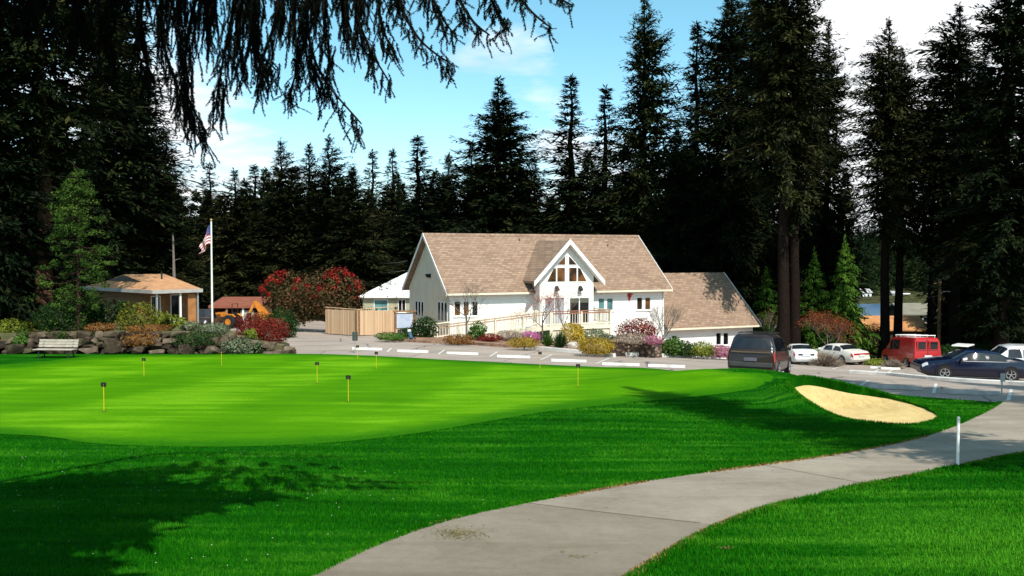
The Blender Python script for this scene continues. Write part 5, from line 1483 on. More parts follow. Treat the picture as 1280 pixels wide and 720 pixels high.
leafy_tree('bare_tree', 'pale bare tree at the joint of clubhouse and lower wing', *(826, 436), 66, 3.5, .5, .05, 3, lambda x, y: lot_h(x, y) + .5, seed=5, stems=3, spread=.5, L0=1.0)
leafy_tree('blossom_tree', 'small salmon pink blossoming tree left of the entrance doors', *(678, 430), 62.5, 4.0, 1.5, .055, 3, BF, G_SALM, .035, 9, .30, seed=7, spread=.72, L0=.95)
leafy_tree('bare_tree', 'thin pinkish bare sapling directly before the entrance', *(706, 432), 61.5, 4.0, 1.3, .045, 3, BF, seed=9, spread=.5, L0=1.05)
leafy_tree('maple_tree', 'rust red leaved small tree between the pearl sedan and the cedar', *(1034, 452), 70, 4.2, 1.2, .06, 4, lot_h, G_RBRN, .05, 5, .30, seed=11, spread=.75, up=.2, L0=1.05)
leafy_tree('bare_tree', 'reddish bare tree at the end of the lower wing', *(962, 440), 79, 3.8, 1.2, .06, 3, lot_h, G_RBRN, .04, 2, .3, seed=13, spread=.4, L0=.95)
# the big red photinia behind the fence
for lab, px, D, w, h, zoff, sd, seed_ in (('wide red tipped photinia bush left of the tan fence', 364, 70, 4.2, 4.7, 0, 1, 21), ('taller bright red photinia touching the tan fence', 412, 69, 5.0, 5.0, 0, 2, 22)):
    rg = np.random.default_rng(seed_); p = at(px, 425, D); o = thing('photinia', lab, 'shrub', (p.x, p.y, lot_h(p.x, p.y)), 0, 'red photinias')
    V = np.concatenate([cloud(rg, (0, 0, h * .60), (w / 2, w / 2 * .8, h * .36), 2600, .10, 14), cloud(rg, (w * .12, -.3, h * .34), (w * .40, w * .3, h * .28), 1200, .10, 8)])
    np_mesh('foliage', V, 4, G_PHOT, o)
    V = []
    for k in range(15 if seed_ == 21 else 30):
        e = rg.uniform(.15, 1.25); a = rg.uniform(-.4, 1.9) if seed_ == 22 else rg.uniform(1.6, 3.6)
        if rg.uniform() < .25: a = rg.uniform(0, 3.14); e = rg.uniform(-.2, .6)
        c = np.array([math.cos(a) * math.cos(e) * w * .47, -abs(math.sin(a * .7)) * math.cos(e) * w * .36, h * (.60 + .37 * math.sin(e))])
        V.append(cloud(rg, c, rg.uniform(.16, .38, 3), 42, .075, 3))
    np_mesh('red_shoots', np.concatenate(V), 4, G_BRIGHT, o)
    mb = MB()
    for k in range(6):
        a = k * 1.05; mb.tube([(0, 0, -.2), (math.cos(a) * .3, math.sin(a) * .3, 1.2), (math.cos(a) * w * .3, math.sin(a) * w * .25, h * .6)], [.09, .07, .03], 6)
    mb.build('stems', BARK, o)
# light green loose tree beside the huge trunk
rg = np.random.default_rng(31); p = at(98, 411, 49.6); o = thing('hemlock_tree', 'loose mid green tree between the huge trunk and the orange roofed house', 'tree', (p.x, p.y, TF(p.x, p.y)), 0)
HH = 8.6; V = []; lm = MB()
lm.tube([(0, 0, -.2), (.08, .05, HH * .5), (-.05, 0, HH * .97)], [.15, .09, .015], 8); T_ = lm.build('trunk', BARK, o, True); lm = MB()
for k in range(150):
    t_ = rg.uniform(.03, 1.0) ** 1.15; a = rg.uniform(0, 6.28); r = (2.25 * (1 - t_) ** .6 * (.8 + .2 * min(1, t_ * 4)) + .1) * rg.uniform(.35, 1.15) * (1 + .25 * math.sin(a * 2 + t_ * 7))
    c = np.array([math.cos(a) * r, math.sin(a) * r, t_ * HH - .2 * r])
    V.append(cloud(rg, c, (rg.uniform(.25, .55), rg.uniform(.25, .55), rg.uniform(.14, .32)), int(rg.uniform(45, 110)), .055, 3))
    lm.tube([(0, 0, t_ * HH * .95), tuple(c * [.5, .5, 1]), tuple(c)], [.03, .018, .006], 4, cap=False)
lm.build('limbs', BARK, T_)
np_mesh('crown', np.concatenate(V), 4, leafmat('hemlock_leaf', (.020, .050, .008), (.055, .105, .016), (.13, .19, .035), .9), o)

# ---------------------------------------------------------------- the spruce overhead, hanging into the top left of the picture
SPB = Vector((-7.4, 4.6, lawn_h(-7.4, 4.6)))
SP = thing('spruce_tree', 'nearby spruce with long drooping branches hanging across the top left of the view', 'tree', SPB)
rg = np.random.default_rng(77); rs = random.Random(5)
mbw = MB(); mbw.tube([(0, 0, -.4), (.05, 0, 4), (0, .1, 10), (0, 0, 19)], [.52, .42, .28, .03], 14); mbw.build('trunk', BARK, SP, True)
mbl = MB(); NQ = []
def strand(p0, L, sway, r=.022):
    """a hanging branchlet clothed in needles"""
    n = max(8, int(L / .00125)); u = np.sort(rg.uniform(0, 1, n))
    sway = np.array(sway); p0 = np.array(p0)
    bend = rg.normal(0, .022, 3)
    C = p0 + np.outer(u, [0, 0, -L]) + np.outer(u ** 1.6, sway) + np.outer(np.sin(u * 5), bend * [1, 1, .2])
    tan = np.array([0, 0, -L]) + sway * 1.2; tan /= np.linalg.norm(tan)
    a = rg.uniform(0, 6.28, n); s1 = np.cross(tan, [0.3, 1, .1]); s1 /= np.linalg.norm(s1); s2 = np.cross(tan, s1)
    Dv = tan * rg.uniform(.7, 1.5, n)[:, None] + np.outer(np.cos(a), s1) + np.outer(np.sin(a), s2)
    Ln = r * 1.18 * (1.05 - .35 * u) * rg.uniform(.7, 1.2, n)
    NQ.append(kites(C, Dv, Ln, np.full(n, .0058), rg))
    k = np.linspace(0, 1, 5); Cc = p0 + np.outer(k, [0, 0, -L]) + np.outer(k ** 1.6, sway) + np.outer(np.sin(k * 5), bend * [1, 1, .2])
    mbl.tube([tuple(x) for x in Cc], [.004, .004, .003, .003, .002], 4, cap=False)
def bough(pix, D, ns, Lr, spread=.16, r0=.02):
    """a drooping secondary branch given by its course, with branchlets all along it"""
    P = [at(px, py, D + k * .12) - SPB for k, (px, py) in enumerate(pix)]
    S = smooth_line([tuple(q) for q in P], 6); S = [Vector(q) for q in S]
    n = len(S)
    mbl.tube(S, [r0 * (1 - .8 * i / (n - 1)) + .004 for i in range(n)], 5, cap=False)
    for i in range(int(ns * 1.7)):
        u = rg.uniform(.02, 1.0); j = min(int(u * (n - 1)), n - 2); q = S[j] + (S[j + 1] - S[j]) * (u * (n - 1) - j)
        d = (S[min(j + 2, n - 1)] - S[max(j - 1, 0)]).normalized()
        L = rg.uniform(*Lr) * (1.2 - .60 * u)
        sw = np.array([d.x, d.y, d.z * .3]) * L * rg.uniform(.05, .30) + rg.normal(0, spread * .36, 3) * [1, 1.4, .3]
        strand(np.array(q) + rg.normal(0, .035, 3), L, sw, .027)
    strand(S[-2], .22, np.array(S[-1] - S[-2]) * 1.5, .022)
BOUGHS = [
    ([(262, -60), (238, 30), (232, 110), (262, 172)], 9.0, 42, (.30, .62)), ([(215, -60), (200, 20), (215, 90), (238, 140)], 9.6, 34, (.3, .6)), ([(190, -60), (176, 10), (178, 60), (190, 96)], 9.2, 24, (.3, .55)),
    ([(300, -60), (292, 10), (280, 70), (268, 140)], 9.4, 34, (.3, .6)), ([(330, -50), (316, 20), (320, 60), (346, 88)], 8.8, 26, (.25, .55)), ([(312, -50), (300, 30), (302, 90)], 9.8, 22, (.25, .5)),
    ([(350, -50), (345, 20), (330, 70), (320, 110)], 10.0, 22, (.2, .45)),
    ([(395, -60), (384, 20), (400, 90), (452, 155)], 8.9, 36, (.22, .50)), ([(375, -60), (368, 20), (372, 80), (360, 120)], 9.4, 26, (.22, .45)), ([(410, -60), (405, 20), (412, 70), (404, 120)], 9.6, 24, (.2, .4)),
    ([(455, -60), (446, 10), (462, 60), (484, 98)], 9.0, 30, (.18, .42)), ([(430, -60), (428, 0), (440, 40)], 9.5, 20, (.3, .6)), ([(480, -60), (474, 10), (480, 40), (490, 60)], 9.8, 20, (.2, .45)),
    ([(505, -60), (500, 0), (525, 50), (566, 82)], 9.1, 28, (.15, .36)), ([(545, -60), (540, -10), (555, 25), (566, 40)], 9.6, 18, (.15, .35)),
    ([(575, -60), (572, -10), (590, 25), (612, 44)], 9.0, 20, (.12, .30)), ([(610, -60), (606, -20), (620, 10), (636, 38)], 9.3, 20, (.12, .30)),
    ([(640, -60), (640, -25), (660, 10), (690, 36)], 8.9, 20, (.08, .24)), ([(662, -60), (668, -30), (690, -8), (714, 6)], 9.2, 16, (.08, .2)),
    ([(160, -60), (140, -10), (130, 40), (140, 80)], 9.5, 20, (.3, .6)), ([(120, -60), (100, 0), (90, 40)], 9.0, 16, (.3, .6)), ([(60, -60), (40, -10), (30, 30)], 9.2, 16, (.3, .6)),
    ([(20, -60), (-10, 0), (-20, 40)], 8.8, 12, (.3, .6)),
    ([(230, -60), (222, 0), (226, 60)], 10.4, 26, (.35, .65)), ([(275, -60), (262, 0), (258, 50)], 10.6, 26, (.35, .65)), ([(320, -60), (312, -10), (320, 30)], 10.8, 24, (.35, .6)), ([(360, -60), (356, -10), (352, 25)], 10.2, 22, (.3, .55)),
    ([(400, -60), (396, -15), (392, 20)], 10.6, 22, (.3, .5)), ([(440, -60), (452, -20), (448, 10)], 10.3, 20, (.25, .45)), ([(490, -60), (492, -25), (500, 0)], 10.5, 18, (.2, .4)), ([(540, -60), (534, -30), (530, -5)], 10.2, 16, (.2, .35)),
]
for bb in BOUGHS: bough(*bb)
# main limbs from the trunk, with a curtain of branchlets below them
for (zs, e1, e2, D, ns) in ((5.6, (250, -95), (700, -75), 9.0, 90), (6.3, (150, -120), (520, -60), 9.7, 110), (5.2, (120, -70), (360, -50), 8.7, 80), (7.2, (200, -180), (600, -120), 10.6, 60), (5.0, (0, -60), (230, -45), 9.3, 60)):
    P = [Vector((0, 0, zs)), at(e1[0] - 200, e1[1] - 60, D - 1.5) - SPB, at(*e1, D) - SPB, at((e1[0] + e2[0]) / 2, e1[1] - 12, D) - SPB, at(*e2, D) - SPB]
    S = [Vector(q) for q in smooth_line([tuple(q) for q in P], 8)]; n = len(S)
    mbl.tube(S, [.085 * (1 - .85 * i / (n - 1)) for i in range(n)], 7, cap=False)
    for i in range(int(ns * 1.6)):
        u = rg.uniform(.25, .95); j = min(int(u * (n - 1)), n - 2); q = S[j] + (S[j + 1] - S[j]) * (u * (n - 1) - j)
        strand(np.array(q) + rg.normal(0, .12, 3), rg.uniform(.4, 1.15) * (1.2 - .75 * u), rg.normal(0, .16, 3) * [1, 1, .3], .026)
# the rest of the crown, above and beside the picture
Q, limbs = crown_arrays(78, 17, 3.0, .42, 'cone', 1.0, .8, .24)
QQ = [Q]
for k in range(105):   # long upper boughs reaching out over the lawn, above the picture
    a = rg.uniform(-1.2, .66); L = rg.uniform(3.2, 6.8); z0 = rg.uniform(6.0, 9.6)
    dv = np.array([math.cos(a), math.sin(a), .04]); n = int(L * 15); u = rg.uniform(.08, 1, n)
    C = np.array([0, 0, z0]) + dv * (L * u)[:, None]; C[:, 2] -= .09 * L * u ** 2
    for s_ in (-1, 1):
        Dv = dv * rg.uniform(.3, 1, n)[:, None] + np.outer(rg.uniform(.4, 1, n) * s_, [-math.sin(a), math.cos(a), 0]); Dv[:, 2] = rg.normal(-.35, .25, n)
        Ln = rg.uniform(.4, .95, n) * (1.15 - .5 * u); QQ.append(kites(C, Dv, Ln, Ln * .36, rg, np.array([0, 0, 1.0])))
    e = C[np.argmax(u)]; limbs.append((np.array([0, 0, z0]), np.array([0, 0, z0]) + dv * L * .5, e, .06))
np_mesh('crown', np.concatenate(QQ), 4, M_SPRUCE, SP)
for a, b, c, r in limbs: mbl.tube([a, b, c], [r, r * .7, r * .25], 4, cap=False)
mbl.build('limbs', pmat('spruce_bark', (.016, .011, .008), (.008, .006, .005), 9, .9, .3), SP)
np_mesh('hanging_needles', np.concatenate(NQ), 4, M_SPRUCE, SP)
# ================================================================ stone wall
m, t = newm('wall_stone')
g = t.n('ShaderNodeNewGeometry')
f = t.math('ADD', t.math('MULTIPLY', t.noise(g.outputs['Position'], 3.2, 5, .65), .6), t.math('MULTIPLY', g.outputs['Random Per Island'], .4))
col = t.ramp(f, [(.28, (.018, .013, .010)), (.48, (.055, .038, .027)), (.62, (.10, .072, .052)), (.80, (.21, .16, .118))])
col = t.mix(t.ramp(t.noise(g.outputs['Position'], 1.7, 4), [(.56, (0, 0, 0)), (.68, (.6, .6, .6))]), col, (.07, .075, .03))
t.out(col, .9, t.noise(g.outputs['Position'], 9, 5, .7), .7, .06, .15)
M_STONE = m
def rock(mb, c, d, rg, rotz=0.0, n=16):
    bm = bmesh.new(); M = Matrix.Rotation(rotz, 3, 'Z')
    for i in range(n):
        v = Vector((rg.gauss(0, 1), rg.gauss(0, 1), rg.gauss(0, 1))).normalized()
        k = .82 + .18 * rg.random()
        v = Vector([math.copysign(abs(x) ** .62, x) * k * dd / 2 for x, dd in zip(v, d)])
        bm.verts.new(M @ v + Vector(c))
    r = bmesh.ops.convex_hull(bm, input=bm.verts)
    bmesh.ops.delete(bm, geom=[v for v in bm.verts if not v.link_faces], context='VERTS')
    bm.verts.index_update()
    mb.add([v.co.copy() for v in bm.verts], [[v.index for v in f.verts] for f in bm.faces]); bm.free()
rk = random.Random(3)
w0 = at(-90, 442, 47.7); 
SW = thing('stone_wall', 'rough dry laid boulder wall along the back edge of the putting green', 'wall', (w0.x, w0.y, lawn_h(w0.x, w0.y)))
mb = MB(); px = -95.0
X = (px - 640) / F * 47.9
xend = (366 - 640) / F * 47.9
for row in range(6):
    X = (-95 - 640) / F * 47.9 - rk.random()
    while X < xend:
        w = rk.uniform(.35, 1.1) * (1.1 if row == 0 else .9); h = rk.uniform(.24, .46)
        ztop = terr_fn(X, 48.6) + .02 if X < -14.2 else terr_fn(X, 48.4) - .02
        zb = lawn_h(X, 47.6)
        z = zb + row * .27 + rk.uniform(-.06, .08)
        if z + h * .5 < ztop and X + w < xend + .4 and not (row > 2 and X > -13):
            rock(mb, Vector((X + w / 2, 47.75 + row * .17 + rk.uniform(-.1, .1), z + h * .3)) - SW.location, (w * 1.12, rk.uniform(.6, .9), h * 1.25), rk, rk.uniform(-.2, .2))
        X += w * .93
mb.build('stones', M_STONE, SW)
for lab, px, w, h in (('pale round boulder at the wall foot left of the bench', 17, .95, .65), ('large leaning boulder at the wall foot right of the bench', 139, .95, 1.0), ('squat pale boulder at the wall foot, second right of the bench', 172, .75, .48), ('brown boulder in the middle of the stone wall foot', 232, .95, .62), ('low boulder at the wall foot before the flagpole', 262, .8, .48)):
    x = (px - 640) / F * 47.3; z = lawn_h(x, 47.3); o = thing('boulder', lab, 'boulder', (x, 47.3, z), 0, 'boulders at the foot of the stone wall')
    mb = MB(); rock(mb, (0, 0, h * .42), (w, .8, h), rk, rk.uniform(-.3, .3), 22); mb.build('stone', M_STONE, o, bevel=.04)
p = at(716, 434, 52); x, y = on(716, 434.5, bed_h, 44, 80); o = thing('boulder', 'pale flat boulder beside the golden conifer in the planting bed', 'boulder', (x, y, bed_h(x, y)))
mb = MB(); rock(mb, (0, 0, .12), (.9, .6, .5), rk, .2, 22); mb.build('stone', pmat('pale_stone', (.46, .43, .40), (.32, .30, .28), 5, .9, .4), o, bevel=.03)

# ================================================================ putting green furniture
M_YEL = pmat('pin_yellow', (.62, .42, .015), (.56, .38, .01), 5, .5, 0)
M_CUP = pmat('hole_dark', (.01, .02, .006), None, 5, .9, 0)
for lab, px, py, h in (('yellow practice pin nearest the camera on the left of the green', 130, 515, .75), ('yellow practice pin on the left of the green before the stone wall', 180, 472, .74), ('yellow practice pin below the flagpole at the back of the green', 277, 458, .72),
                       ('yellow practice pin with dark plate beyond the front middle one', 396.5, 479.5, .76), ('yellow practice pin in the front middle of the green', 435.5, 503, .76), ('thin yellow practice pin at the back edge near the road sign', 447, 449.5, .66), ('yellow practice pin at the back between road sign and ramp', 470.5, 462, .74),
                       ('yellow practice pin at the back edge before the entrance', 675, 462, .74), ('yellow practice pin farthest right on the green', 722.5, 484, .76)):
    x, y = on(px, py, lawn_h); z = lawn_h(x, y) + .016
    o = thing('practice_pin', lab, 'golf pin', (x, y, z), rt.uniform(-.3, .3), 'yellow pins on the putting green')
    MB().tube([(0, 0, 0), (0, 0, h - .02)], .0095, 6).build('stick', M_YEL, o)
    mb = MB(); mb.b2((-.075, -.008, h - .10), (.075, .008, h + .02)); mb.build('plate', DARK, o)
    mb = MB(); mb.lathe([(.0, 0), (.054, 0), (.054, .003), (0, .003)], ((0, 0, 0.002), (0, 0, 1)), 14); mb.build('hole', M_CUP, o)
# bench
x, y = on(70, 446.5, lawn_h, 10, 60); y = 45.3; x = (70 - 640) / F * y
BN = thing('park_bench', 'white slatted bench with dark legs facing the putting green', 'bench', (x, y, lawn_h(x, y)), R(-4))
M_SLAT = pmat('bleached_slats', (.46, .41, .35), (.34, .30, .25), 4, .8, .2)
mb = MB()
for i in range(4): mb.bar((-1.0, -.42 + i * .125, .44), (1.0, -.42 + i * .125, .44), .105, .035)
mb.build('seat', M_SLAT, BN)
mb = MB()
for i in range(3): mb.bar((-1.0, .08 + i * .045, .58 + i * .13), (1.0, .08 + i * .045, .58 + i * .13), .035, .115)
mb.build('backrest', M_SLAT, BN)
for sx in (-.75, .75):
    mb = MB(); mb.tube([(sx, -.40, 0), (sx, -.34, .42)], .03, 6); mb.tube([(sx, .16, 0), (sx, .03, .42), (sx, .22, .93)], .03, 6); mb.tube([(sx, -.36, .41), (sx, .06, .41)], .025, 6); mb.tube([(sx, -.40, .02), (sx, .16, .02)], .02, 6); mb.build('leg', DARK, BN)
# white marker post by the path, small white sign post at the path end
x, y = on(1197, 583.5, lawn_h); o = thing('marker_post', 'plain white marker post at the right edge of the cart path', 'post', (x, y, lawn_h(x, y)))
mb = MB(); mb.lathe([(0, 0), (.025, 0), (.025, .84), (.015, .86), (0, .86)], n=12); mb.build('post', pmat('post_white', (.78, .78, .76), None, 4, .5, 0), o, True)
x, y = on(1252, 499.5, lawn_h); o = thing('path_sign', 'thin white post with small plate at the far end of the cart path', 'sign', (x, y, lawn_h(x, y)), R(20))
MB().tube([(0, 0, 0), (0, 0, .74)], .022, 6).build('post', STEEL, o); MB().b2((-.09, -.035, .55), (.09, -.024, .80)).build('plate', pmat('pale_plate', (.5, .5, .52), None, 4, .5, 0), o)
# road sign seen from behind
p = at(444, 439, 49.2); o = thing('road_sign', 'small dark double plate sign on a thin post behind the green', 'sign', (p.x, p.y, lot_h(p.x, p.y)))
MB().tube([(0, 0, -.1), (0, 0, 1.15)], .025, 6).build('post', STEEL, o)
for s_ in (-1, 1): MB().b2((s_ * .015 if s_ > 0 else -.145, -.045, .66), (.145 if s_ > 0 else -.015, -.028, 1.14)).build('plate', pmat('sign_back', (.045, .06, .055), None, 4, .5, 0), o)

# ================================================================ wheel stops and the long kerb
def wheel_stop(lab, px, py, L, mat, ang, grp, h=.14, w=.17, D=None):
    if D: q = at(px, py, D); x, y = q.x, q.y
    else: x, y = on(px, py, lot_h, 20, 80)
    e = 1.0
    zl = lot_h(x - math.cos(ang) * e, y - math.sin(ang) * e); zr = lot_h(x + math.cos(ang) * e, y + math.sin(ang) * e)
    o = thing('wheel_stop', lab, 'wheel stop', (x, y, lot_h(x, y) + .012), ang, grp)
    o.rotation_euler = (0, -math.atan2(zr - zl, 2 * e), ang)
    mb = MB(); mb.prism([(-L / 2, -w / 2, 0), (-L / 2, -w * .30, h), (-L / 2, w * .30, h), (-L / 2, w / 2, 0)], (L, 0, 0))
    b = mb.build('block', mat, o, bevel=.018)
    for s_ in (-1, 1): MB().lathe([(0, h + .001), (.02, h + .001), (.02, h + .008), (0, h + .008)], ((s_ * L * .34, 0, 0), (0, 0, 1)), 8).build('anchor_pin', STEEL, o)
GW_ = 'white wheel stops behind the putting green'; GG_ = 'grey wheel stops in the shaded bays'
for lab, px, py in (('white wheel stop right beside the road sign', 459, 438), ('white wheel stop below the notice board', 516, 441), ('white wheel stop below the foot of the ramp', 578, 443.7), ('white wheel stop below the magenta heather', 642, 447.8), ('white wheel stop below the golden conifer', 711, 453), ('white wheel stop below the block wall', 776, 457.6)):
    wheel_stop(lab, px, py, 1.75, WSTOP, R(-13), GW_)
wheel_stop('white wheel stop left of the dark minivan', 833, 459.8, 1.7, WSTOP, R(-13), GW_)
for lab, px, py in (('grey wheel stop above the left end of the bunker', 1037, 481.5), ('grey wheel stop above the middle of the bunker', 1119, 487), ('grey wheel stop nearest the end of the cart path', 1213, 493.5)):
    wheel_stop(lab, px, py, 1.75, GSTOP, R(-17), GG_)
for lab, px, py, D in (('pale kerb block under the nose of the pearl sedan', 1018, 458, 62), ('pale kerb block between pearl sedan and red van', 1099, 459, 60.5), ('pale kerb block before the tan grass by the red van', 1113, 463.5, 57)):
    wheel_stop(lab, px, py, 1.15, WSTOP, R(-10), 'kerb blocks by the far parked cars', D=D)
kp = smooth_line(LT([(1062, 466.5), (1110, 469.5), (1160, 474.2), (1215, 478.0), (1262, 480.5), (1320, 484)]), 4)
kerb('long_kerb', kp, .25, .15, CONC)
mb = MB()

# ================================================================ flagpole
p = at(265.5, 412, 54); z = terr_fn(p.x, p.y)
FP = thing('flagpole', 'tall white flagpole with a drooping striped flag above the terrace', 'flagpole', (p.x, p.y, z))
ht = at(265.5, 276, 54).z - z
MB().tube([(0, 0, -.2), (0, 0, ht * .5), (0, 0, ht)], [.065, .055, .04], 10).build('pole', ALU, FP, True)
mb = MB(); mb.blob((0, 0, ht + .05), (.08, .08, .08), 10, 7); mb.build('finial', pmat('gilt', (.5, .38, .1), None, 4, .3, 0, .5, .6), FP, True)
MB().tube([(.06, -.05, ht - .1), (.065, -.06, 1.2)], .006, 4).build('halyard', TRIMW, FP)
MB().lathe([(0, -.1), (.2, -.1), (.2, .05), (.12, .09), (0, .09)], n=14).build('base_collar', STEEL, FP)
# the flag hangs in folds: 13 stripes along the hoist, blue canton with small white stars
FL = thing('flag', 'red and white striped flag with blue star field hanging limp from the pole', 'flag', (p.x, p.y, z + ht - .25))
M_FR = pmat('flag_red', (.42, .02, .03), None, 4, .7, 0); M_FW = pmat('flag_white', (.75, .75, .76), None, 4, .7, 0); M_FB = pmat('flag_blue', (.03, .045, .20), None, 4, .7, 0)
hoist, fly = 1.15, 2.0; NU, NV = 26, 13
def fpt(u, v):
    """u along the fly, v down the hoist; gravity drags the fly end down beside the pole"""
    a = R(62) * min(1, u * 2.2) ** .8
    x = -.05 - (math.cos(a) * u * fly * (.55 + .1 * v)); zz = -v * hoist * (1 - .45 * u) - math.sin(a) * u * fly * .62
    y = -.05 + .16 * math.sin(u * 9 + v * 2.0) * (.25 + u) + .10 * math.sin(v * 7 + u * 3) * u
    x += .09 * math.sin(v * 6.0 + u * 4) * u
    return (x, y, zz)
mb = MB(); vs = [fpt(i / NU, j / NV) for i in range(NU + 1) for j in range(NV + 1)]
fs = []; mi = []
for i in range(NU):
    for j in range(NV):
        fs.append((i * (NV + 1) + j, (i + 1) * (NV + 1) + j, (i + 1) * (NV + 1) + j + 1, i * (NV + 1) + j + 1))
        mi.append(2 if (i < NU * .34 and j < 6) else (0 if j % 2 == 0 else 1))
mb.add(vs, fs); mb.m = mi
FO = mb.build('cloth', [M_FR, M_FW, M_FB], FL, True, angle=80)
sl = FO.modifiers.new('thickness', 'SOLIDIFY'); sl.thickness = .008
mb = MB()
for r_ in range(4):
    for c_ in range(5):
        u = .03 + .06 * c_ + (.0); v = .05 + .1 * r_; a = fpt(u, v); b = fpt(u + .022, v); c = fpt(u + .011, v + .03)
        mb.add([(q[0], q[1] - .014, q[2]) for q in (a, b, c)], [(0, 1, 2)])
mb.build('stars', M_FW, FL)

# ================================================================ fence, notice board, outbuilding
M_FENCE = siding('fence_boards', (.56, .37, .235), (.46, .30, .19), 9.0, 0)
m, t = newm('tan_fence_boards')
co = t.n('ShaderNodeTexCoord').outputs['Object']; sp = t.n('ShaderNodeSeparateXYZ'); t.l(co, sp.inputs[0])
fx = t.math('DIVIDE', sp.outputs[0], .15); fr = t.math('FRACT', fx); fl = t.n('ShaderNodeTexWhiteNoise', noise_dimensions='1D'); t.l(t.math('FLOOR', fx), fl.inputs['W'])
mp = t.n('ShaderNodeMapping'); mp.inputs['Scale'].default_value = (4, 4, .5); t.l(co, mp.inputs[0])
f = t.math('ADD', t.math('MULTIPLY', fl.outputs['Value'], .45), t.math('MULTIPLY', t.noise(mp.outputs[0], 2.5, 5, .65), .55))
col = t.ramp(f, [(.25, (.52, .34, .20)), (.7, (.72, .50, .32))]); col = t.mix(t.math('LESS_THAN', fr, .07), col, (.16, .10, .06))
t.out(col, .85, fr, .3, .01, .2); M_FENCE = m
a = at(407, 417, 66.5); b = at(447, 418.5, 63.6); c = at(496, 416, 67.5)
FN = thing('board_fence', 'tan board fence forming a corner beside the notice board', 'fence', (b.x, b.y, lot_h(b.x, b.y)), math.atan2(c.y - b.y, c.x - b.x))
Mi = FN.matrix_basis.inverted()
def fence_run(p, q, h=1.80):
    p = Mi @ Vector((p.x, p.y, lot_h(p.x, p.y))); q = Mi @ Vector((q.x, q.y, lot_h(q.x, q.y)))
    d = (q - p).normalized(); nrm_ = Vector((-d.y, d.x, 0)) * .02
    M = Matrix.Translation((p.x, p.y, 0)) @ Matrix.Rotation(math.atan2(d.y, d.x), 4, 'Z')
    L = (Vector((q.x, q.y)) - Vector((p.x, p.y))).length
    mb = MB(); n = int(L / .15)
    for i in range(n): mb.b2((i * L / n + .004, -.012 + rk.uniform(-.004, .004), .06 + (p.z + (q.z - p.z) * i / n)), ((i + 1) * L / n - .004, .012, h + rk.uniform(-.015, .015) + (p.z + (q.z - p.z) * i / n)))
    o = mb.build('board_panel', M_FENCE, FN); o.matrix_local = M
    mb = MB(); mb.b2((0, -.03, h + .025), (L, .05, h + .075)); mb.b2((0, .014, .3), (L, .06, .40)); mb.b2((0, .014, h - .3), (L, .06, h - .2)); o = mb.build('fence_rail', M_FENCE, FN); o.matrix_local = M
    for k in range(3):
        o = MB().b2((k * L / 2 - .05, .062, -.3), (k * L / 2 + .05, .16, h + .02)).build('post', WOODB, FN); o.matrix_local = M
fence_run(a, b); fence_run(b, c)
# notice board
p = at(506, 419, 61.5); NB = thing('notice_board', 'dark framed glazed notice board on two posts by the left gable', 'sign board', (p.x, p.y, lot_h(p.x, p.y) + .1), R(8))
for s_ in (-.66, .66): MB().b2((s_ - .05, -.05, -.3), (s_ + .05, .05, 1.72)).build('post', WOODB, NB)
mb = MB(); mb.b2((-.605, -.05, .55), (.605, .05, 1.62)); mb.build('case', WOODB, NB); mb = MB(); mb.prism([(-.78, -.14, 1.70), (-.78, 0, 1.80), (-.78, .14, 1.70)], (1.56, 0, 0)); mb.build('cap', WOODB, NB)
m, t = newm('notice_papers')
co = t.n('ShaderNodeTexCoord').outputs['Object']; vo = t.n('ShaderNodeTexVoronoi', distance='CHEBYCHEV', i_Scale=2.6); t.l(co, vo.inputs['Vector'])
sc_ = t.n('ShaderNodeSeparateColor'); t.l(vo.outputs['Color'], sc_.inputs[0])
t.out(t.mix(sc_.outputs[0], (.50, .52, .62), (.34, .40, .52)), .25, spec=.5)
MB().b2((-.54, -.062, .62), (.54, -.052, 1.56)).build('papers', m, NB)
# pull cart with bag
p = at(513, 427, 59); GT = thing('golf_trolley', 'small golf trolley with white topped bag left by the ramp', 'golf trolley', (p.x, p.y, lot_h(p.x, p.y)), R(30))
for s_ in (-.27, .27):
    w = MB().lathe([(.10, -.03), (.15, -.03), (.15, .03), (.10, .03)], ((s_, 0, .15), (1, 0, 0)), 16).build('wheel', BLACK, GT, True); MB().lathe([(0, .02), (.10, .025), (.10, -.025), (0, -.02)], ((s_, 0, .15), (1, 0, 0)), 12).build('rim', TRIMW, w)
mb = MB(); mb.tube([(-.27, 0, .15), (.27, 0, .15)], .015, 6); mb.tube([(0, -.25, .05), (0, .05, .2), (0, .45, .75)], .018, 6); mb.build('frame', STEEL, GT)
mb = MB(); mb.tube([(0, -.14, .16), (0, .06, .44), (0, .14, .56)], [.12, .13, .12], 12); mb.build('bag', pmat('bag_blue', (.04, .09, .16), None, 4, .6, 0), GT, True)
mb = MB(); mb.tube([(0, .14, .565), (0, .22, .69)], [.125, .11], 12); mb.build('bag_top', pmat('bag_white', (.7, .68, .66), None, 4, .6, 0), GT, True)
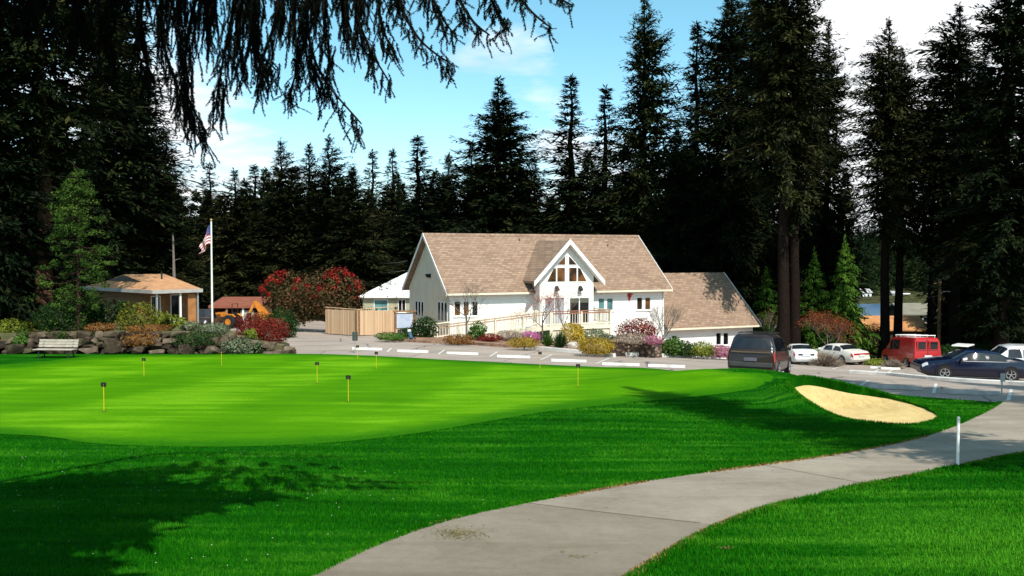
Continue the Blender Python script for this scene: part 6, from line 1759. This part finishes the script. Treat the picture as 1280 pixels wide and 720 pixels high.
# white roofed outbuilding
OB = thing('outbuilding', 'low olive outbuilding with a white hipped roof behind the tan fence', 'building', (at(450, 400, 83).x, 83, lot_h(at(450, 400, 83).x, 80)), R(0))
bz = OB.location.z; ez = at(480, 370.5, 83).z - bz; rz_ = at(511, 340, 88).z - bz; W_ = 6.0
mb = MB(); walls(mb, .2, W_, -.5, ez - .1, [(1.2, 2.5, ez - 1.35, ez - .3), (3.4, 4.1, ez - 1.5, ez - .3), (4.5, 5.4, ez - 1.35, ez - .3)], .4, .6); mb.b2((.2, .6, -.5), (.4, 8, ez - .1)); mb.build('wall', pmat('olive_paint', (.36, .36, .25), (.30, .30, .21), 2, .7, .05), OB)
window(OB, 1.2, 2.5, ez - 1.35, ez - .3, .42, GLASST, 1, .06); window(OB, 3.4, 4.1, ez - 1.5, ez - .3, .42, GLASS, 2, .05); window(OB, 4.5, 5.4, ez - 1.35, ez - .3, .42, glassmat('grey_window_glass', (.2, .22, .22), .1), 1, .06)
x1 = (511.5 - 640) / F * 88 - OB.location.x
mb = MB(); mb.add([(-.15, 0, ez), (W_ + 1.5, 0, ez), (W_ + 1.5, 9.4, ez), (-.15, 9.4, ez), (x1 - .1, 4.7, rz_), (W_ + 1.5, 4.7, rz_), (-.15, 0, ez - .14), (W_ + 1.5, 0, ez - .14), (W_ + 1.5, 9.4, ez - .14), (-.15, 9.4, ez - .14)],
              [(0, 1, 5, 4), (1, 2, 5), (2, 3, 4, 5), (3, 0, 4), (6, 7, 1, 0), (7, 8, 2, 1), (8, 9, 3, 2), (9, 6, 0, 3), (9, 8, 7, 6)]); mb.build('roof', pmat('white_roof', (.74, .74, .72), (.66, .66, .65), 1.2, .6, .1), OB)

# ================================================================ left house, shed, machines
M_TANROOF = pmat('orange_tan_roof', (.50, .27, .14), (.38, .20, .105), 2.4, .9, .5, .1, bscale=14, dirt=(.26, .15, .09))
C0 = at(191, 363, 60); gzh = gz(C0.x, C0.y + 2)
LH = thing('bungalow', 'low house with orange tan roof and open porch above the stone wall', 'house', (C0.x, C0.y, gzh), R(48))
eh = C0.z - gzh; Lh, Wh = 3.5, 10.5; rdg = at(152, 343, 64).z - gzh
# local x along the front eave, y to the back; the front eave corner is the origin
mb = MB(); ov = .0
mb.add([(0, 0, eh), (Lh, 0, eh), (Lh, Wh, eh), (0, Wh, eh), (.55, Wh / 2, rdg), (Lh, Wh / 2, rdg), (.55, Wh * .25, eh + (rdg - eh) * .5), (.55, Wh * .75, eh + (rdg - eh) * .5),
        (0, 0, eh - .16), (Lh, 0, eh - .16), (Lh, Wh, eh - .16), (0, Wh, eh - .16)],
       [(0, 1, 5, 4, 6), (2, 3, 7, 4, 5), (3, 0, 6, 7), (6, 4, 7), (1, 2, 5), (8, 9, 1, 0), (9, 10, 2, 1), (10, 11, 3, 2), (11, 8, 0, 3), (11, 10, 9, 8)])
HR = mb.build('roof', M_TANROOF, LH)
mb = MB(); mb.prism([(.52, Wh * .25 + .15, eh + (rdg - eh) * .5 + .02), (.52, Wh / 2, rdg - .06), (.52, Wh * .75 - .15, eh + (rdg - eh) * .5 + .02)], (.02, 0, 0)); mb.build('gable_vent', DARK, HR)
mb = MB(); mb.b2((-.03, -.06, eh - .22), (Lh + .03, -.003, eh + .02)); mb.b2((-.06, .0, eh - .22), (-.003, Wh, eh + .02)); mb.build('fascia', pmat('grey_fascia', (.42, .40, .38), None, 3, .6, 0), HR)
MB().tube([(2.4, Wh * .33, eh + .5), (2.4, Wh * .33, eh + 1.15)], .06, 8).build('vent_pipe', DARK, HR)
mb = MB(); walls(mb, .5, Lh - .2, -.6, eh - .165, [(.8, 1.5, .3, eh - .45), (2.2, 2.9, .9, eh - .4)], 1.9, 2.1); mb.b2((.5, 2.1, -.6), (.7, Wh - .5, eh - .165)); mb.b2((Lh - .2, 1.9, -.6), (Lh, Wh - .5, eh - .165)); mb.build('wall', pmat('timber_cladding', (.26, .13, .055), (.17, .085, .035), 3, .8, .2), LH)
window(LH, 2.2, 2.9, .9, eh - .4, 1.92, GLASS, 1, .06); window(LH, .8, 1.5, .3, eh - .45, 1.92, GLASS, 1, .06, 'door', sill=False)
for x_, mt in ((.35, STEEL), (2.0, TRIMW), (Lh - .25, STEEL)): MB().b2((x_ - .055, .12, -.6), (x_ + .055, .23, eh - .165)).build('porch_post', mt, LH)
MB().b2((.2, .15, -.5), (1.9, .22, .95)).build('porch_wall', pmat('tan_panel', (.50, .34, .20), (.42, .28, .17), 3, .8, .1), LH)
MB().b2((Lh - .9, .25, -.5), (Lh - .33, .32, eh - .3)).build('porch_screen', pmat('orange_board', (.38, .17, .06), (.28, .12, .04), 3, .8, .2), LH)
mb = MB(); mb.prism([(.45, .02, 1.45), (1.95, .02, .95), (1.95, .02, .82), (.45, .02, 1.32)], (0, .08, 0)); mb.build('stair_rail', TRIMW, LH)
# open shed
S0 = at(262, 384, 76); gs = gz(S0.x, 78)
SH = thing('open_shed', 'long open fronted shed with a flat red brown roof behind the flagpole', 'shed', (S0.x, S0.y, gs), R(3))
sh = S0.z - gs; SL = (325 - 262) / F * 77
mb = MB(); mb.prism([(0, -.3, sh), (0, 4.2, sh + .55), (0, 4.2, sh + .67), (0, -.3, sh + .14)], (SL, 0, 0)); mb.build('roof', pmat('red_brown_roof', (.26, .09, .055), (.19, .065, .04), 2, .7, .2), SH)
MB().b2((0, -.36, sh - .06), (SL, -.303, sh + .16)).build('fascia', pmat('red_brown_fascia', (.26, .085, .05), None, 2, .7, 0), SH)
for k in range(4): MB().b2((k * (SL - .2) / 3 + .02, -.2, -.3), (k * (SL - .2) / 3 + .16, -.06, sh - .003)).build('post', WOODG if k != 2 else TRIMW, SH)
mb = MB(); mb.b2((0, 4.0, -.3), (SL, 4.15, sh + .5)); mb.b2((0, .1, -.3), (.12, 4.0, sh + .02)); mb.b2((SL - .12, .1, -.3), (SL, 4.0, sh + .02)); mb.build('wall', WOODB, SH)
MB().b2((SL * .60, -.05, -.3), (SL * .86, .05, 1.15)).build('panel', pmat('grey_panel', (.42, .38, .32), (.32, .29, .25), 2, .8, .2), SH)
p = at(309, 388, 77.2); o = thing('barrel', 'blue drum stored in the open shed', 'barrel', (p.x, p.y, gs + 1.0))
mb = MB(); mb.lathe([(0, 0), (.29, 0), (.29, .28), (.31, .30), (.29, .32), (.29, .58), (.31, .60), (.29, .62), (.29, .88), (0, .88)], n=18); mb.build('drum', pmat('drum_blue', (.06, .11, .26), None, 3, .5, 0), o, True)
o.location.z = gs + .55
mb = MB(); mb.b2((-.5, -.4, -.86), (.5, .4, -.02)); o2 = thing('pallet_box', 'timber box carrying the blue drum in the shed', 'box', (p.x, p.y, gs + .55)); mb.build('crate', WOODG, o2)
# orange tractor with loader
p = at(284, 407, 72); TRc = thing('tractor', 'orange tractor with front loader parked before the open shed', 'tractor', (p.x, p.y, gz(p.x, p.y)), R(75))
M_OR = pmat('machine_orange', (.55, .20, .025), (.45, .155, .02), 3, .5, .05)
mb = MB(); mb.prism([(-.32, .2, .55), (-.32, .25, 1.15), (-.32, 1.5, 1.02), (-.32, 1.6, .55)], (.64, 0, 0)); mb.build('bonnet', M_OR, TRc, bevel=.03)
mb = MB(); mb.b2((-.42, -.75, .45), (.42, .2, .70)); mb.build('chassis', DARK, TRc); mb = MB(); mb.prism([(-.28, -.65, .72), (-.28, -.1, .72), (-.28, -.1, .88), (-.28, -.5, .90), (-.28, -.62, 1.25), (-.28, -.72, 1.25)], (.56, 0, 0)); mb.build('seat', BLACK, TRc)
for s_ in (-1, 1):
    mb = MB(); mb.prism([(s_ * .45 - .12, -1.0, .9), (s_ * .45 - .12, -.75, 1.12), (s_ * .45 - .12, -.25, 1.12), (s_ * .45 - .12, -.02, .85), (s_ * .45 - .12, -.25, 1.04), (s_ * .45 - .12, -.75, 1.04)], (.24, 0, 0)); mb.build('mudguard', M_OR, TRc)
    for y_, r_, w_ in ((-.5, .52, .16), (1.15, .32, .11)):
        w = MB().lathe([(r_ * .5, -w_), (r_ * .95, -w_), (r_, -w_ * .6), (r_, w_ * .6), (r_ * .95, w_), (r_ * .5, w_)], ((s_ * .56, y_, r_), (1, 0, 0)), 20).build('wheel', BLACK, TRc, True); MB().lathe([(0, w_ * .7), (r_ * .5, w_ * .9), (r_ * .5, -w_ * .9), (0, -w_ * .7)], ((s_ * .56, y_, r_), (1, 0, 0)), 14).build('rim', M_OR, w)
    mb = MB(); mb.bar((s_ * .48, .3, 1.2), (s_ * .48, 1.2, 1.05), .10, .14); mb.bar((s_ * .48, 1.2, 1.05), (s_ * .48, 2.05, .45), .10, .14); mb.build('loader_arm', M_OR, TRc)
mb = MB(); mb.prism([(-.75, 2.0, .2), (-.75, 2.05, .75), (-.75, 2.15, .75), (-.75, 2.12, .28), (-.75, 2.65, .18), (-.75, 2.65, .12)], (1.5, 0, 0)); mb.build('bucket', M_OR, TRc)
mb = MB(); mb.tube([(-.4, -.7, .7), (-.4, -.7, 1.9), (.4, -.7, 1.9), (.4, -.7, .7)], .035, 6); mb.build('roll_bar', BLACK, TRc)
# small digger with raised boom
p = at(333, 405, 73); DG = thing('digger', 'orange digger boom raised beside the open shed', 'excavator', (p.x, p.y, gz(p.x, p.y)), R(10))
mb = MB(); mb.b2((-.6, -.7, .45), (.5, .7, 1.15)); mb.build('body', M_OR, DG, bevel=.06); 
for s_ in (-.55, .55): mb = MB(); mb.prism([(s_ - .18, -1, .22), (s_ - .18, -.8, .45), (s_ - .18, .8, .45), (s_ - .18, 1, .22), (s_ - .18, .8, 0), (s_ - .18, -.8, 0)], (.36, 0, 0)); mb.build('track', BLACK, DG)
mb = MB(); mb.prism([(-.5, -.15, 1.1), (-.9, -.15, 1.9), (-1.0, -.15, 2.15), (-.75, -.15, 2.2), (-.1, -.15, 1.6), (.25, -.15, 1.1)], (0, .3, 0)); mb.build('boom', M_OR, DG)
mb = MB(); mb.bar((-.92, 0, 2.05), (-1.3, 0, 1.2), .18); mb.build('dipper_arm', M_OR, DG); mb = MB(); mb.prism([(-1.15, -.25, 1.25), (-1.5, -.25, 1.2), (-1.55, -.25, .8), (-1.2, -.25, .75)], (0, .5, 0)); mb.build('bucket', BLACK, DG)
# dark pickup by the porch
PICK = [(0, .50, .95, 1.0, .96, .96), (.02, .45, .98, 1.05, .98, .95), (.40, .42, .98, 1.05, 1, .95), (.42, .42, .98, 1.62, 1, .78), (.60, .42, .97, 1.70, 1, .76), (.70, .42, .97, 1.10, 1, .86), (.95, .44, .92, 1.0, .96, .86), (1, .5, .66, .85, .86, .86)]
pp = at(254, 407, 66)
o, B = car('pickup', 'dark old pickup parked between the porch house and the flagpole', 'pickup', 254, 407, 66, R(178), 4.6, 1.8, PICK, car_paint('umber_paint', (.035, .022, .014), .35), (-1.35, 1.35), .34, side=[(.44, .62, 4.1, 4.95, 0)], front=(.605, .69, 5.1), tail=[(.001, .015, 3.2, 4.4)], head=[(.95, .99, 3.9, 5)], trim=BLACK)

# ================================================================ poles and wires
def wire(par, a, b, sag, r=.016, name='wire', mat=None):
    a = Vector(a); b = Vector(b); pts = [a + (b - a) * k / 12 - Vector((0, 0, sag * 4 * (k / 12) * (1 - k / 12))) for k in range(13)]
    MB().tube(pts, r, 5).build(name, mat or pmat('wire_grey', (.16, .16, .16), None, 3, .6, 0), par)
p = at(451, 395, 92); z = gz(p.x, p.y); h = at(451, 321.5, 92).z - z
UP = thing('utility_pole', 'thin utility pole with two pale transformers behind the red photinia', 'pole', (p.x, p.y, z))
MB().tube([(0, 0, -.3), (0, 0, h)], [.15, .10], 8).build('pole', WOODG, UP, True); MB().bar((-.2, -.1, h - .25), (.9, -.1, h - .25), .09).build('crossarm', WOODG, UP)
for x_, z_, r_, l_ in ((.42, h - 1.55, .27, .95), (-.40, h - 1.55, .17, .5)):
    MB().lathe([(0, 0), (r_ * .9, 0), (r_, .05), (r_, l_ - .05), (r_ * .8, l_), (0, l_)], ((x_, -.15, z_ - .1), (0, 0, 1)), 14).build('transformer', pmat('pale_grey_metal', (.62, .64, .66), None, 3, .4, 0), UP, True)
q = at(509, 326, 82) - UP.location; q2 = at(505, 338, 82) - UP.location
wire(UP, (.1, 0, h - .2), q, .3); wire(UP, (.2, 0, h - 1.2), q2, .25); wire(UP, (0, -.1, h - .6), at(441, 338, 86) - UP.location, .1)
p = at(379.5, 395, 95); z = gz(p.x, p.y); h = at(379.5, 328, 95).z - z
o = thing('utility_pole', 'short bare pole rising above the middle of the red photinia', 'pole', (p.x, p.y, z)); MB().tube([(0, 0, -.3), (0, 0, h)], [.16, .12], 8).build('pole', WOODB, o, True); MB().bar((-.15, -.1, h - .5), (.15, -.1, h - .5), .1).build('bracket', STEEL, o)
p = at(1173, 452, 78); z = gz(p.x, p.y); h = at(1173, 349, 78).z - z
UP = thing('utility_pole', 'brown wooden utility pole with lamp arm behind the red van', 'pole', (p.x, p.y, z))
MB().tube([(0, 0, -.3), (0, 0, h)], [.17, .13], 10).build('pole', WOODB, UP, True); MB().bar((-.55, -.12, h - .35), (.4, -.12, h - .35), .09).build('crossarm', WOODB, UP)
MB().tube([(0, -.1, h - 1.3), (.25, -.2, h - 1.05), (.55, -.3, h - 1.02)], .03, 6).build('lamp_arm', STEEL, UP); MB().blob((.62, -.32, h - 1.04), (.16, .09, .06), 8, 5).build('lamp_head', STEEL, UP)
e1 = at(1063, 366, 118) - UP.location; e2 = at(1070, 369, 118) - UP.location
wire(UP, (-.5, -.12, h - .3), e1, 1.2, .022); wire(UP, (-.1, -.12, h - 1.4), e2, .5, .022)
# bare dead snag behind the orange roof
p = at(217, 350, 76); z = gz(p.x, p.y); h = at(217, 292, 76).z - z; o = thing('dead_tree', 'bare grey dead trunk between the orange roofed house and the flagpole', 'tree', (p.x, p.y, z))
mb = MB(); mb.tube([(0, 0, -.3), (.05, 0, h * .5), (0, 0, h)], [.17, .13, .06], 8)
for k in range(5): mb.tube([(0, 0, h * (.4 + k * .1)), (math.cos(k * 2.2) * .6, math.sin(k * 2.2) * .6, h * (.42 + k * .1))], [.03, .008], 4)
mb.build('trunk', BARKG, o)

# ================================================================ by the lake
def cottage(name, lab, px, py, D, w, d, h, roof_h, wallm, roofm, rz=0.0, wins=((.2, .35), (.55, .8)), z=None, over=.4, group=None, cat='house'):
    p = at(px, py, D); zz = p.z if z is None else z
    o = thing(name, lab, cat, (p.x, p.y, zz), rz, group)
    mb = MB(); mb.b2((-w / 2, 0, -1.5), (w / 2, d, h)); mb.build('wall', wallm, o)
    mb = MB(); mb.prism([(-w / 2 - over, -over, h - .05), (-w / 2 - over, d / 2, h + roof_h), (-w / 2 - over, d + over, h - .05), (-w / 2 - over, d + over, h - .2), (-w / 2 - over, d / 2, h + roof_h - .18), (-w / 2 - over, -over, h - .2)], (w + 2 * over, 0, 0)); mb.build('roof', roofm, o)
    for s_ in (-1, 1): mb = MB(); x_ = s_ * (w / 2 - .1); mb.prism([(x_ - .095, .01, h), (x_ - .095, d / 2, h + roof_h - .2), (x_ - .095, d - .01, h)], (.19, 0, 0)); mb.build('gable', wallm, o)
    for a, b in wins: window(o, -w / 2 + w * a, -w / 2 + w * b, h * .35, h * .78, -.03, GLASS, 1, .08, depth=.02)
    return o
ZO = ground_h(41, 112)
cottage('lake_house', 'low house with glowing orange roof beside the lake behind the red van', 1123, 418, 108, 6.6, 7.0, 2.6, 1.35, pmat('dark_cladding', (.05, .035, .025), None, 3, .8, .1), pmat('lake_orange_roof', (.52, .25, .10), (.36, .16, .065), .8, .9, .4), R(-3), z=at(1123, 413, 108).z - 2.45)
cottage('lake_house', 'low building with a flat grey olive roof standing right of the lake', 1151, 395, 126, 4.9, 5.0, 1.9, 1.35, pmat('black_cladding', (.02, .016, .014), None, 3, .8, .1), pmat('grey_olive_roof', (.20, .19, .15), (.16, .15, .12), 1, .8, .2), R(4), z=at(1151, 394, 126).z - 1.7)
GF = 'white houses on the far shore'
FW = pmat('far_white', (.78, .78, .78), None, 1, .6, 0); FGR = pmat('far_grey_roof', (.42, .42, .43), None, 1, .7, 0)
for lab, px, py, D, w, h, rh, roofm in (('white two storey house alone on the far shore of the lake', 1083.5, 376, 392, 4.3, 3.6, 1.5, FGR), ('small white house far off between the two bare trunks', 1119, 372, 396, 2.2, 1.9, .9, FGR), ('white cottage across the lake just right of the bare trunks', 1134, 374, 398, 2.6, 1.7, .8, FW),
                            ('white house across the lake above the grey roof', 1157, 378, 395, 3.4, 2.2, .9, FW), ('white house across the lake left of the wooden pole', 1165, 377, 399, 2.8, 2.6, .9, FGR), ('white villa seen through the black firs right of the pole', 1194, 390, 330, 4.0, 2.6, 1.0, FW), ('pale house glimpsed through the firs above the golf cart', 1207, 372, 396, 3.2, 2.0, .8, FGR)):
    o = cottage('far_house', lab, px, py, D, w, 5, h, rh, FW, roofm, R(rt.uniform(-14, 14)), group=GF)
# far bank with dry grass
mb = MB()
print('objects', len(bpy.data.objects))
